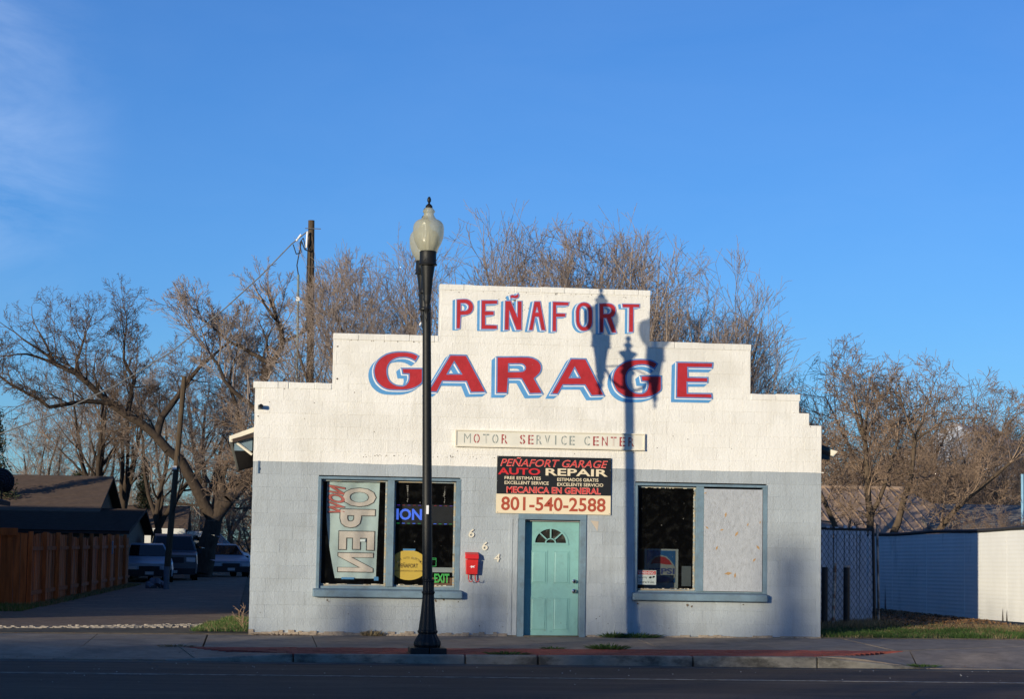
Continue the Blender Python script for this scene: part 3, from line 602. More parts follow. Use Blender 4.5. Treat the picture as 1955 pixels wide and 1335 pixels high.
# windows
def window(x0, x1, z0, z1, mulls, label):
    mb = MB(); y0, y1 = -0.006, 0.16
    mb.box(x0-.012, x1+.012, y0, y1, z1-.04, z1); mb.box(x0-.012, x0+.038, y0+.001, y1, z0, z1-.04); mb.box(x1-.06, x1+.012, y0+.001, y1, z0, z1-.04)
    mb.box(x0+.038, x1-.06, 0.03, y1, z0, z0+.05)
    w = part('window', mb, TRIM, gar, bevel=0.004, label=label)
    for a, b in mulls:
        mb = MB(); mb.box(a, b, 0.004, 0.155, z0+.05, z1-.04); part('mullion', mb, TRIM, w, bevel=.004)
    return w
def sill(w, x0, x1, z0, z1):
    mb = MB(); mb.hexa([(x0, -.115, z0), (x1, -.115, z0), (x1, .03, z0), (x0, .03, z0)], [(x0, -.115, z1-.015), (x1, -.115, z1-.015), (x1, .03, z1+.012), (x0, .03, z1+.012)])
    part('sill', mb, TRIM, w, bevel=0.018, label='chipped slate blue window sill')
def sash(w, a, b, z0, z1, y, m, t=.028):
    mb = MB(); mb.box(a, a+t, y, y+.035, z0, z1); mb.box(b-t, b, y, y+.035, z0, z1); mb.box(a+t, b-t, y, y+.035, z1-t, z1); mb.box(a+t, b-t, y, y+.035, z0, z0+t)
    part('sash', mb, m, w, bevel=.003)
    mb = MB(); mb.box(a+t-.004, b-t+.004, y+.014, y+.020, z0+t-.004, z1-t+.004); part('pane', mb, GLASS, w)
PEEL = mat('peeling sash paint', (0.26, 0.31, 0.33), 0.7, 0.2, 6, 0.4, 60, dirt=(0.42, 0.33, 0.2), dscale=9, dthr=(0.48, 0.56), damt=0.9, stretch=(0.4, 1, 3))
w1 = window(1.03, 3.25, 0.66, 2.415, [(2.11, 2.215)], 'left window with an open banner and signs behind its two panes')
sash(w1, 1.07, 2.108, .71, 2.372, .085, PEEL); sash(w1, 2.217, 3.188, .71, 2.372, .085, PEEL); sill(w1, 0.972, 3.305, .54, .665)
w2 = window(6.04, 8.17, 0.66, 2.412, [(7.03, 7.15)], 'right window half glass and half boarded up')
sash(w2, 6.08, 7.028, .71, 2.37, .085, PEEL); sill(w2, 6.0, 8.172, .555, .68)
OSB = mat('worn white painted board', (0.41, 0.43, 0.455), 0.8, 0.12, 7, 0.8, 60, dirt=(0.20, 0.195, 0.19), dscale=15, dthr=(0.52, 0.74), damt=0.6, stretch=(2.2, 1, .9))
mb = MB(); mb.box(7.152, 8.10, -.012, .03, .715, 2.34); bd = part('boarding', mb, OSB, w2, label='white painted chipboard over the right half', bevel=.003)
mb = MB(); rr = random.Random(21)
for bx, bz, an, ln in ((7.165, 2.27, .4, .05), (7.50, 1.93, 1.4, .09), (7.68, 1.63, 1.0, .10), (7.36, 1.40, 1.2, .08), (7.55, 1.0, .1, .13), (7.66, .97, 1.5, .09), (7.86, 1.78, 1.2, .06), (8.03, 1.42, -.9, .09), (7.2, 1.72, -.7, .07), (8.06, 1.82, 1.4, .05), (7.44, 1.69, .3, .07), (7.97, 1.22, .9, .08)):
    c, s_ = math.cos(an), math.sin(an); w = ln*.2
    mb.prism([(bx-c*ln/2, bz-s_*ln/2), (bx-s_*w*-1, bz-c*w), (bx+c*ln/2, bz+s_*ln/2), (bx-s_*w, bz+c*w)], -.0138, -.0125)
part('bare_flakes', mb, mat('bare wood flake', (0.42, 0.26, 0.12), 0.8, 0.2), w2, kind='stuff')
# flaking putty along the panes
mb = MB()
def flakes(x0, x1, z, vert, n):
    for i in range(n):
        t = rr.random(); a = rr.uniform(.01, .045)
        if vert: mb.box(z, z+rr.uniform(.006, .014), .079, .0845, x0+t*(x1-x0), x0+t*(x1-x0)+a)
        else: mb.box(x0+t*(x1-x0), x0+t*(x1-x0)+a*2.2, .079, .0845, z, z+rr.uniform(.006, .016))
flakes(6.1, 7.0, 2.335, False, 14); flakes(.75, 2.3, 6.995, True, 26); flakes(6.1, 7.0, .735, False, 18); flakes(2.25, 3.15, .735, False, 10); flakes(.8, 2.3, 2.085, True, 10); flakes(1.1, 2.05, .735, False, 10); flakes(.8, 2.3, 3.16, True, 10)
part('putty_flakes', mb, mat('cream putty flake', (0.62, 0.55, 0.42), 0.8, 0.2, 20), gar, kind='stuff')

mb = MB(); rr = random.Random(44)
for k in range(15):
    px, pz = (rr.uniform(6.15, 6.98), rr.uniform(1.1, 2.3)) if k < 9 else (rr.uniform(2.28, 3.14), rr.uniform(1.0, 2.3))
    s_ = rr.uniform(.003, .010)*(2 if rr.random() < .15 else 1); n_ = 5; pts = [(px+s_*rr.uniform(.4, 1.2)*math.cos(6.283*i/n_), pz+s_*rr.uniform(.5, 1.8)*math.sin(6.283*i/n_)) for i in range(n_)]
    mb.poly([(a, .0975, b) for a, b in pts])
for px in (2.42, 3.0): 
    for k in range(9): mb.poly([(px+rr.uniform(-.02, .02), .0975, 2.3-k*.03), (px+.012+rr.uniform(0, .015), .0975, 2.3-k*.03), (px+.008, .0975, 2.28-k*.03-rr.uniform(0, .02))])
part('glass_specks', mb, mat('dried paint specks', (0.22, 0.21, 0.185), 0.8, 0.2), gar, kind='stuff')

# doorway and door
mb = MB(); mb.box(4.178, 4.285, -.018, .17, -.085, 1.80); mb.box(5.165, 5.262, -.018, .17, -.085, 1.80); mb.box(4.178, 5.262, -.02, .17, 1.80, 1.90)
df = part('door_frame', mb, TRIM, gar, bevel=.005)
mb = MB(); mb.box(4.035, 4.09, -.010, .004, -.02, 1.80); mb.box(4.10, 4.172, -.014, .004, -.02, 1.81); part('casing', mb, GREY, df, bevel=.003)
mb = MB(); mb.box(4.20, 5.24, .0, .17, -.13, -.08); part('threshold', mb, CONC, df)
DY = 0.135
dr = bpy.data.objects.new('door', None); C.objects.link(dr); dr.parent = gar; dr.location = (4.72-GX, DY-0.1, 0); dr['label'] = 'teal six panel door with a half round fanlight'
mb = MB()
fan = [(4.712+.26*math.cos(math.pi*i/16), 1.435+.235*math.sin(math.pi*i/16)) for i in range(17)]
D0, D1, DB, DT = 4.287, 5.163, -.078, 1.765
# slab with the fanlight cut out
v, f = fill2d([[(D0, DB), (D1, DB), (D1, DT), (D0, DT)], [(p[0], p[1]) for p in fan]])
sheet(mb, v, f, DY); 
mb.box(D0, D1, DY+.03, DY+.04, DB, 1.42); mb.box(D0, 4.44, DY+.03, DY+.04, 1.42, DT); mb.box(4.985, D1, DY+.03, DY+.04, 1.42, DT); mb.box(4.44, 4.985, DY+.03, DY+.04, 1.70, DT)
for a, b in zip(fan[:-1], fan[1:]): mb.quad((a[0], DY, a[1]), (b[0], DY, b[1]), (b[0], DY+.03, b[1]), (a[0], DY+.03, a[1]))
part('door_leaf', mb, TEAL, dr)
def raised(x0, x1, z0, z1):
    mb = MB(); t = .014
    for a, b, c, d in ((x0, x1, z1-t, z1), (x0, x1, z0, z0+t), (x0, x0+t, z0+t, z1-t), (x1-t, x1, z0+t, z1-t)): mb.box(a, b, DY-.007, DY+.002, c, d)
    i = .034; y = DY-.009
    mb.hexa([(x0+t, DY-.001, z0+t), (x1-t, DY-.001, z0+t), (x1-t, DY-.001, z1-t), (x0+t, DY-.001, z1-t)][::-1], [(x0+i, y, z0+i), (x1-i, y, z0+i), (x1-i, y, z1-i), (x0+i, y, z1-i)][::-1])
    part('panel', mb, TEAL, dr)
for a in ((4.405, 4.665, .79, 1.315), (4.762, 5.02, .79, 1.315), (4.405, 4.665, .05, .58), (4.762, 5.02, .05, .58)): raised(*a)
mb = MB()
R0 = .285; pts = [(4.712+R0*math.cos(math.pi*i/20), 1.425+.262*math.sin(math.pi*i/20)) for i in range(21)]; ins = [(4.712+.248*math.cos(math.pi*i/20), 1.435+.222*math.sin(math.pi*i/20)) for i in range(21)]
for i in range(20):
    a, b, c, d = pts[i], pts[i+1], ins[i+1], ins[i]
    mb.hexa([(q[0], DY-.012, q[1]) for q in (a, b, c, d)], [(q[0], DY+.004, q[1]) for q in (a, b, c, d)])
mb.box(4.425, 5.0, DY-.014, DY+.004, 1.405, 1.437)
for an in (45, 90, 135):
    c, s_ = math.cos(rad(an)), math.sin(rad(an)); px, pz = -s_*.010, c*.010
    a, b = (4.712+.08*c, 1.435+.07*s_), (4.712+.25*c, 1.435+.224*s_)
    mb.hexa([(a[0]+px, DY-.010, a[1]+pz), (a[0]-px, DY-.010, a[1]-pz), (b[0]-px, DY-.010, b[1]-pz), (b[0]+px, DY-.010, b[1]+pz)], [(a[0]+px, DY+.02, a[1]+pz), (a[0]-px, DY+.02, a[1]-pz), (b[0]-px, DY+.02, b[1]-pz), (b[0]+px, DY+.02, b[1]+pz)])
for i in range(8):
    t0, t1 = math.pi*i/8, math.pi*(i+1)/8; Q = [(4.712+r*math.cos(t), 1.435+r*.85*math.sin(t)) for r, t in ((.07, t0), (.07, t1), (.09, t1), (.09, t0))]
    mb.hexa([(q[0], DY-.010, q[1]) for q in Q], [(q[0], DY+.02, q[1]) for q in Q])
part('fanlight_frame', mb, TEAL, dr)
mb = MB(); mb.box(4.44, 4.985, DY+.018, DY+.022, 1.42, 1.70); part('fanlight_glass', mb, glassmat('fanlight glass', (0.55, 0.57, 0.55), 0.05, 0.10), dr)
CHROME = mat('worn chrome', (0.55, 0.53, 0.5), 0.25, 0.1, metal=1.0)
def knob(z, r, name):
    mb = MB()
    for (ra, a), (rb, b) in zip([(r, 0), (r, .006), (r*.45, .01), (r*.45, .022), (r*.8, .032), (r*.85, .045), (r*.5, .055)][:-1], [(r, .006), (r*.45, .01), (r*.45, .022), (r*.8, .032), (r*.85, .045), (r*.5, .055), (.001, .056)]):
        mb.tube((5.10, DY-a, z), (5.10, DY-b-.0001, z), ra, rb, 16, False)
    part(name, mb, CHROME, dr, True)
knob(.835, .033, 'deadbolt'); knob(.68, .038, 'door_knob')
mb = MB(); mb.box(4.287, 5.163, .09, .11, 1.775, 1.80); part('weather_strip', mb, mat('pale strip', (0.5, 0.48, 0.46), 0.6), df)

# ------------------------------------------------------------------ things on the front
sg = thing('framed_sign', 'long cream framed board lettered MOTOR SERVICE CENTER on the upper wall', 'sign', (4.67, -.02, 3.05))
CB = mat('aged cream board', (0.72, 0.69, 0.60), 0.7, 0.06, 5)
mb = MB(); mb.box(3.17, 6.16, -.035, -.004, 2.945, 3.172); part('panel', mb, CB, sg)
F = CREAM
for nm_, q in (('rail', (3.152, 6.178, -.052, -.006, 3.172, 3.192)), ('rail', (3.152, 6.178, -.055, -.006, 2.922, 2.945)), ('stile', (3.152, 3.172, -.050, -.006, 2.945, 3.172)), ('stile', (6.155, 6.178, -.050, -.006, 2.945, 3.172))):
    mb = MB(); mb.box(*q); part(nm_, mb, F, sg, bevel=.003)
SR, SGc = mat('faded red stencil', (0.36, 0.07, 0.07), 0.7, 0.2, 20), mat('faded grey green stencil', (0.27, 0.30, 0.28), 0.7, 0.2, 20)
def stencil(word, x0, x1, cols):
    n = len(word); adv = (x1-x0+.045)/n
    for i, ch in enumerate(word):
        v, f = text2d(ch, 0.008 if ch != 'M' else -.012); w = adv*(.72 if ch == 'M' else .66 if ch != 'I' else .16); c = x0+adv*i+(adv-.045)/2
        v = fit(v, c-w/2, c+w/2, 2.985, 3.132); mb = MB(); sheet(mb, v, f, -.0365)
        o = part('letter', mb, SR if cols[i] == 'r' else SGc, sg)
    mb = MB()
    for i, ch in enumerate(word):
        if ch in 'IM': continue
        c = x0+adv*i+(adv-.045)/2
        mb.box(c-.006, c+.006, -.0380, -.0372, 2.98, 3.137)
    part('stencil_bridge', mb, CB, sg, kind='stuff')
stencil('MOTOR', 3.292, 3.984, 'grggr'); stencil('SERVICE', 4.176, 5.053, 'rrggggg'); stencil('CENTER', 5.201, 6.006, 'grrrrr')

bs = thing('banner_sign', 'black and cream auto repair board with a phone number above the door', 'sign', (4.73, -.02, 2.3))
SB = mat('sign black', (0.012, 0.012, 0.013), 0.45, 0.1, spec=.4); SC = mat('sign cream', (0.78, 0.66, 0.46), 0.45, 0.02)
SRD = mat('sign red', (0.62, 0.03, 0.035), 0.45, 0.03); SRL = mat('sign light red', (0.85, 0.30, 0.24), 0.45, 0.03); SPH = mat('sign brick red', (0.40, 0.075, 0.04), 0.5, 0.05)
mb = MB(); mb.box(3.822, 5.642, -.030, -.022, 2.1952, 2.792); part('black_panel', mb, SB, bs)
mb = MB(); mb.box(3.816, 5.640, -.032, -.020, 1.892, 2.195); part('cream_panel', mb, SC, bs)
y = -.0315
textpart('lettering', 'PEÑAFORT GARAGE', SRL, bs, 3.872, 5.588, 2.632, 2.775, y, .012, .28)
textpart('lettering', 'PEÑAFORT GARAGE', SRD, bs, 3.880, 5.580, 2.640, 2.767, y-.0006, -.004, .28)
textpart('lettering', 'AUTO', SRD, bs, 3.838, 4.508, 2.500, 2.608, y, .025)
textpart('lettering', 'REPAIR', SC, bs, 4.594, 5.588, 2.498, 2.612, y, .022)
for s_, a, b, c, d in (('FREE ESTIMATES', 3.943, 4.52, 2.424, 2.474), ('EXCELLENT SERVICE', 3.944, 4.646, 2.348, 2.400), ('ESTIMADOS GRATIS', 4.781, 5.44, 2.412, 2.464), ('EXCELENTE SERVICIO', 4.782, 5.518, 2.335, 2.387)):
    textpart('lettering', s_, SC, bs, a, b, c, d, y, .016)
textpart('lettering', 'MECANICA EN GENERAL', SRL, bs, 3.977, 5.479, 2.212, 2.315, y, .035)
textpart('lettering', 'MECANICA EN GENERAL', SRD, bs, 3.984, 5.472, 2.219, 2.308, y-.0006, .008)
textpart('lettering', '801-540-2588', SPH, bs, 3.895, 5.56, 1.935, 2.155, -.0335, .02)
mb = MB()
for sx, sz in ((3.84, 2.77), (5.62, 2.77), (4.73, 2.78), (3.84, 1.91), (5.62, 1.91), (4.73, 1.905), (3.83, 2.4), (5.63, 2.6)): mb.tube((sx, -.0365, sz), (sx, -.03, sz), .006, n=8)
part('screw', mb, GALV, bs, kind='stuff')

for nm, ch, x0, x1, z0, z1, lb in (('house_number', '6', 3.392, 3.482, 1.50, 1.635, 'cream numeral 6, highest of the three stepping down beside the door'),
                                  ('house_number', '6', 3.608, 3.697, 1.302, 1.437, 'cream numeral 6, in the middle between the upper 6 and the 4'),
                                  ('house_number', '4', 3.803, 3.892, 1.126, 1.250, 'cream numeral 4, lowest of the three numbers beside the door')):
    v, f = text2d(ch, .012, 1, .12); v = fit(v, x0, x1, z0, z1); mb = MB(); n0 = 0
    sheet(mb, v, f, -.022)
    e = {}
    for q in f:
        for i in range(len(q)):
            a, b = q[i], q[(i+1) % len(q)]
            if (b, a) in e: del e[(b, a)]
            else: e[(a, b)] = 1
    for a, b in e: mb.quad((*[v[a][0]], -.022, v[a][1]), (v[b][0], -.022, v[b][1]), (v[b][0], -.004, v[b][1]), (v[a][0], -.004, v[a][1]))
    single(nm, mb, CREAM, lb, 'number', ((x0+x1)/2, -.01, z0), group='house numbers beside the door')

mbx = thing('mailbox', 'red wall mailbox with paper hooks under the house numbers', 'mailbox', (3.45, -.06, .92))
RP = mat('glossy red paint', (0.62, 0.022, 0.02), 0.4, 0.12, 6, spec=.5)
mb = MB(); mb.hexa([(3.358, -.10, .925), (3.535, -.10, .925), (3.535, -.006, .925), (3.358, -.006, .925)], [(3.350, -.115, 1.155), (3.543, -.115, 1.155), (3.543, -.006, 1.155), (3.350, -.006, 1.155)]); part('body', mb, RP, mbx, bevel=.006)
mb = MB(); mb.hexa([(3.342, -.128, 1.165), (3.551, -.128, 1.165), (3.551, -.006, 1.165), (3.342, -.006, 1.165)], [(3.342, -.105, 1.235), (3.551, -.105, 1.235), (3.551, -.006, 1.272), (3.342, -.006, 1.272)]); part('lid', mb, RP, mbx, bevel=.006)
for hx in (3.40, 3.505):
    mb = MB(); mb.box(hx-.008, hx+.008, -.06, -.045, .85, .925); mb.path([(hx, -.05, .86), (hx+.01, -.09, .81), (hx+.05, -.10, .81), (hx+.06, -.10, .86)], .006); part('paper_hook', mb, RP, mbx)
mb = MB(); mb.prism([(3.41, 1.045), (3.44, 1.06), (3.46, 1.05), (3.50, 1.07), (3.475, 1.045), (3.49, 1.03), (3.455, 1.035), (3.43, 1.02), (3.435, 1.04)], -.1125, -.108); part('emblem', mb, LINEW, mbx)

cm = thing('security_camera', 'small dark camera on a bracket at the upper left of the front', 'camera', (.09, -.05, 3.47))
mb = MB(); mb.box(.05, .12, -.02, -.004, 3.44, 3.51); part('mount', mb, GALV, cm)
mb = MB(); mb.tube((.085, -.02, 3.475), (.10, -.12, 3.485), .028, .034, 12); part('body', mb, BLACKMETAL, cm, True)
mb = MB(); mb.box(.075, .105, -.014, -.003, 2.44, 2.635); mb.box(.078, .10, -.03, -.014, 2.5, 2.53)
single('wall_bracket', mb, mat('rusty blue metal', (0.08, 0.14, 0.22), 0.7, 0.3, 20, dirt=(0.2, 0.1, 0.05), dscale=20), 'narrow rusty blue metal strap below the white paint at the left corner', 'bracket', (.09, -.01, 2.44), bevel=.003)
fl = thing('floodlight', 'white floodlight under the right eave beside the dark trim', 'light', (9.3, .25, 2.98))
mb = MB(); mb.hexa([(9.27, .2, 2.92), (9.31, .2, 2.91), (9.31, .36, 2.91), (9.27, .36, 2.92)], [(9.27, .2, 3.02), (9.38, .17, 2.99), (9.38, .38, 2.99), (9.27, .36, 3.02)]); part('housing', mb, CREAM, fl, bevel=.004)
mb = MB(); mb.box(9.255, 9.275, .26, .30, 2.95, 3.0); part('arm', mb, BLACKMETAL, fl)

# ------------------------------------------------------------------ behind the glass
YB = .16
FAB = mat('sunlit aqua banner cloth', (0.50, 0.555, 0.54), 0.85, 0.12, 3)  # even colour of the cloth itself
FPK = mat('faded peach print', (0.70, 0.56, 0.49), 0.85, 0.1, 3); FRD = mat('faded red print', (0.55, 0.14, 0.12), 0.85, 0.15, 5); FGR = mat('dark grey print', (0.09, 0.08, 0.08), 0.85, 0.1)
def fold(x, z):
    return YB+.010*math.sin(9*x+2.2*z)+.007*math.sin(23*x-5*z)+.005*math.sin(4*z+11*x)
bn = thing('open_banner', 'creased aqua banner reading OPEN NOW turned sideways behind the left pane', 'banner', (1.57, YB, .83))
mb = MB(); nxb, nzb = 34, 60
for j in range(nzb+1):
    for i in range(nxb+1):
        u, w_ = i/nxb, j/nzb; z = 2.335-w_*1.505
        xl = 1.165 if w_ < .3 else 1.165+.155*((w_-.3)/.7)**1.6
        x = xl+(1.99-.03*w_-xl)*u; mb.v.append((x, fold(x, z), z))
for j in range(nzb):
    for i in range(nxb): k = j*(nxb+1)+i; mb.f.append((k, k+nxb+1, k+nxb+2, k+1)); mb.m.append(0)
part('cloth', mb, FAB, bn, True)
def ban(s_, x0, x1, z0, z1, m, off, dy, shear=0.0):
    v, f = text2d(s_, off, 1, shear); xs_ = [p[0] for p in v]; zs_ = [p[1] for p in v]; a, b, c, d = min(xs_), max(xs_), min(zs_), max(zs_)
    # text runs down the cloth and is seen from the back: advance -> -z, height -> -x
    v = [(x1-(p[1]-c)/(d-c)*(x1-x0), z1-(p[0]-a)/(b-a)*(z1-z0)) for p in v]
    bmm = MB(); sheet(bmm, v, f, 0, None)
    me = bmesh.new()
    vs = [me.verts.new(q) for q in bmm.v]
    for q in bmm.f:
        try: me.faces.new([vs[i] for i in q])
        except ValueError: pass
    bmesh.ops.subdivide_edges(me, edges=me.edges, cuts=5, use_grid_fill=True)
    bmesh.ops.triangulate(me, faces=me.faces)
    for q in me.verts: q.co.y = fold(q.co.x, q.co.z)-dy
    for q in me.faces:
        if q.normal.y > 0: q.normal_flip()
    mm = bpy.data.meshes.new('lettering'); me.to_mesh(mm); me.free(); mm.materials.append(m)
    o = link('lettering', mm, bn); w0 = wloc(bn)
    for q in mm.vertices: q.co = Vector(q.co)-w0
    return o
ban('O', 1.40, 1.945, 1.945, 2.255, FGR, .05, .007); ban('O', 1.414, 1.931, 1.957, 2.243, FPK, .03, .013)
ban('P', 1.368, 1.936, 1.612, 1.918, FGR, .05, .007); ban('P', 1.382, 1.922, 1.624, 1.906, FPK, .03, .013)
ban('E', 1.358, 1.934, 1.265, 1.575, FGR, .05, .007); ban('E', 1.372, 1.920, 1.277, 1.563, FPK, .03, .013)
ban('N', 1.352, 1.922, .922, 1.235, FGR, .05, .007); ban('N', 1.366, 1.908, .934, 1.223, FPK, .03, .013)
ban('NOW', 1.172, 1.46, 1.845, 2.295, FGR, .05, .007, -.35); ban('NOW', 1.182, 1.45, 1.853, 2.287, FRD, .025, .013, -.35)
mb = MB(); mb.box(1.42, 1.62, .142, .146, .815, .845); mb.box(1.93, 2.0, .142, .146, .80, .86); part('tape', mb, mat('blue tape', (0.12, 0.3, 0.55), 0.5), bn)
mb = MB(); mb.box(1.70, 1.78, .128, .131, 1.405, 1.445); part('sticker', mb, LINEW, bn)

led = thing('led_sign', 'long dark scrolling sign with glowing blue letters in the middle pane', 'sign', (2.7, .2, 1.85))
mb = MB(); mb.box(2.23, 3.19, .17, .22, 1.69, 2.005); part('case', mb, mat('led case', (0.02, 0.018, 0.02), 0.6), led)
v, f = text2d('ION', .03); v = fit(v, 2.262, 2.665, 1.758, 1.935); mb = MB(); sheet(mb, v, f, .165)
part('lit_letters', mb, mat('blue led', (0.02, 0.05, 0.3), 0.5, emit=(0.10, 0.22, 1.0), estr=0.75), led)
for i, x in enumerate(np.arange(2.27, 3.17, .083)):
    if i in (5, 6): continue
    for z in (1.99, 1.705):
        mb = MB(); mb.box(x, x+.045, .1655, .169, z-.004, z+.004)
        c = [('green', (0.05, .6, .12)), ('violet', (0.2, .05, .8)), ('blue', (0.05, .4, .9)), ('red', (0.6, .03, .05))][(i*2+(z > 1.8)*1) % 4]
        part('lit_dash', mb, mat(c[0]+' led', (0.02, .02, .02), .5, emit=c[1], estr=0.4), led)
ys = thing('yellow_sign', 'round yellow window sign with cut sides lettered PENAFORT', 'sign', (2.47, .15, .82))
pts = []
for i in range(48):
    a = 2*math.pi*i/48; x, z = 2.472+.300*math.cos(a), 1.05+.235*math.sin(a); x = max(2.242, min(2.702, x)); pts.append((x, z))
mb = MB(); mb.prism(pts, .15, .156); part('board', mb, mat('yellow vinyl', (0.80, 0.50, 0.09), 0.5, 0.04, 5), ys)
INK = mat('brown black ink', (0.05, 0.03, 0.02), 0.6)
textpart('lettering', 'PEÑAFORT', INK, ys, 2.313, 2.620, 1.008, 1.088, .1485, .02); textpart('lettering', 'DIAGNOSTICO GRATIS', INK, ys, 2.256, 2.690, .948, .972, .1485, .01)
mb = MB()
s_ = 'TALLER AUTO ELECTRICO'
for i, ch in enumerate(s_):
    if ch == ' ': continue
    a = rad(150-120*i/(len(s_)-1)); v, f = text2d(ch, .01); v = fit(v, -.0085, .0085, 0, .032); cx_, cz_ = 2.472+.235*math.cos(a), 0.985+.165*math.sin(a); th = (a-math.pi/2)*.8
    v = [(cx_+p[0]*math.cos(th)-p[1]*math.sin(th), cz_+p[0]*math.sin(th)+p[1]*math.cos(th)) for p in v]; sheet(mb, v, f, .1485)
part('arched_lettering', mb, INK, ys)
mb = MB(); mb.box(2.376, 2.57, .1475, .149, 1.278, 1.306); part('tape', mb, mat('blue tape', (0.12, 0.3, 0.55), 0.5), ys)
ex = thing('exit_sign', 'green EXIT letters under a pale bar low in the middle pane', 'sign', (3.0, .2, .78))
textpart('lettering', 'EXIT', mat('glowing exit green', (0.09, 0.45, 0.10), .5, emit=(0.08, .6, .12), estr=.10), ex, 2.878, 3.116, .782, .922, .16, .03)  # letters given a faint glow of their own
mb = MB(); mb.box(2.80, 3.18, .165, .2, .944, 1.02); part('bar', mb, mat('pale grey bar', (0.34, 0.34, 0.34), .6, .08), ex)
mb = MB(); mb.box(2.80, 3.17, .20, .22, .74, .86); part('backing', mb, mat('reddish cardboard', (0.20, 0.10, 0.06), .8, .3, 8), ex)
gd = MB(); gd.path([(2.81, .18, 1.165), (2.905, .18, 1.165), (2.905, .18, 1.145), (2.81, .18, 1.145)], .006); gd.path([(2.905, .18, 1.16), (2.905, .18, 1.04), (2.81, .18, 1.035)], .005)
single('green_stand', gd, mat('green wire', (0.05, 0.42, 0.12), .5), 'thin green wire stand above the pale bar in the middle pane', 'stand', (2.86, .18, 1.02))
ws = thing('warning_sign', 'small red and white camera WARNING sign in the corner of the right window', 'sign', (6.25, .14, .8))
mb = MB(); mb.box(6.104, 6.414, .13, .136, .800, 1.028); part('plate', mb, mat('white plastic', (0.72, 0.71, 0.69), .5), ws)
mb = MB(); mb.box(6.112, 6.406, .1285, .130, .960, 1.020); part('red_band', mb, SRD, ws)
textpart('lettering', 'WARNING', LINEW, ws, 6.125, 6.385, .968, 1.010, .128, .01); K = mat('black ink', (0.02, .02, .02), .6)
textpart('lettering', 'Security', K, ws, 6.118, 6.27, .893, .935, .1295, .01); textpart('lettering', 'Cameras In Use', K, ws, 6.118, 6.38, .827, .862, .1295, .01)
mb = MB(); mb.prism([(6.295, .925), (6.335, .935), (6.345, .915), (6.33, .90), (6.305, .90)], .1275, .1295); mb.prism([(6.352, .905), (6.395, .92), (6.392, .938), (6.36, .94)], .1275, .1295); part('camera_symbol', mb, K, ws)
pv = thing('vending_machine', 'blue and white drink machine panel with a red wave standing inside the right window', 'vending machine', (6.57, .6, -.07))  # panel colours dimmed to stand in for the shade indoors
mb = MB(); mb.box(6.30, 6.85, .56, 1.1, -.07, 1.37); part('cabinet', mb, mat('pale cabinet', (0.2, .21, .21), .5), pv)
mb = MB(); mb.prism([(6.335, .83), (6.80, .83), (6.80, 1.345), (6.335, 1.345)], .552, .558); part('front_panel', mb, mat('shade dimmed drink blue', (0.008, .05, .14), .4), pv)
mb = MB(); mb.prism([(6.335, .83), (6.72, .83), (6.80, .92), (6.80, 1.08), (6.74, 1.17), (6.66, 1.25), (6.56, 1.275), (6.46, 1.25), (6.39, 1.19), (6.335, 1.12)], .549, .5515); part('white_field', mb, mat('shade dimmed drink white', (0.14, .145, .145), .4), pv)
mb = MB(); mb.prism([(6.395, 1.12), (6.45, 1.135), (6.56, 1.135), (6.66, 1.12), (6.745, 1.12), (6.70, 1.19), (6.63, 1.24), (6.56, 1.25), (6.48, 1.235), (6.43, 1.19)], .546, .5485); part('red_wave', mb, mat('shade dimmed drink red', (.16, .01, .012), .45), pv)
mb = MB(); pts = [(6.57+.16*math.cos(6.283*i/24), .885+.05*math.sin(6.283*i/24)) for i in range(24)]; mb.prism(pts, .546, .5485); part('navy_wave', mb, mat('drink navy', (0.02, .03, .1), .4), pv)
textpart('lettering', 'PEPSI', mat('drink navy', (0.02, .03, .1), .4), pv, 6.37, 6.79, .968, 1.063, .5475, .03)
mb = MB(); mb.box(6.90, 7.05, .5, .52, .78, 1.10); single('picture_frame', mb, mat('dull frame', (0.08, .09, .1), .5), 'small dull framed card beside the drink machine', 'frame', (6.97, .5, .78))
# ------------------------------------------------------------------ street lamp
LX, LY, LZ = 2.458, -4.1, -.113
lamp = thing('street_lamp', 'tall black iron street lamp with two glass globes on arms, standing at the kerb', 'street lamp', (LX, LY, LZ))
def lx(z): return LX-0.0222*z            # the post leans a touch
mb = MB()
for a, b, c, d in ((-.25, .01, -.25, .25), (.02, .25, -.25, .25)): mb.box(LX+a, LX+b, LY+c, LY+d, LZ-.02, LZ+.085)
part('base_plate', mb, BLACKMETAL, lamp, bevel=.012)
prof = [(.175, .085), (.19, .12), (.185, .16), (.135, .25), (.125, .27), (.14, .29), (.14, .31), (.128, .32), (.12, .38), (.10, .55), (.085, .72), (.080, .80), (.083, .82), (.092, .83), (.092, .845), (.078, .855), (.078, .98), (.084, .99), (.084, 1.01), (.074, 1.02)]
mb = MB(); mb.lathe(LX, LY, prof, 32, LZ, flute=1); part('base', mb, BLACKMETAL, lamp)
mb = MB(); z0, z1 = LZ+1.02, 4.72; mb.tube((lx(z0-.1), LY, z0), (lx(z1), LY, z1), .070, .058, 28); part('shaft', mb, BLACKMETAL, lamp, True)
TX = lx(4.9)-.018
mb = MB()
mb.lathe(TX, LY, [(.06, 4.62), (.085, 4.64), (.085, 4.66), (.065, 4.68), (.065, 4.86), (.09, 4.88), (.09, 4.92), (.065, 4.95), (.06, 5.12), (.075, 5.14), (.115, 5.20), (.115, 5.225), (.04, 5.25), (.03, 5.29), (.055, 5.32), (.06, 5.345), (.025, 5.38), (.02, 5.40), (.038, 5.43), (.035, 5.46), (.005, 5.50)], 20)
part('centre_finial', mb, BLACKMETAL, lamp, True)
GLB = None
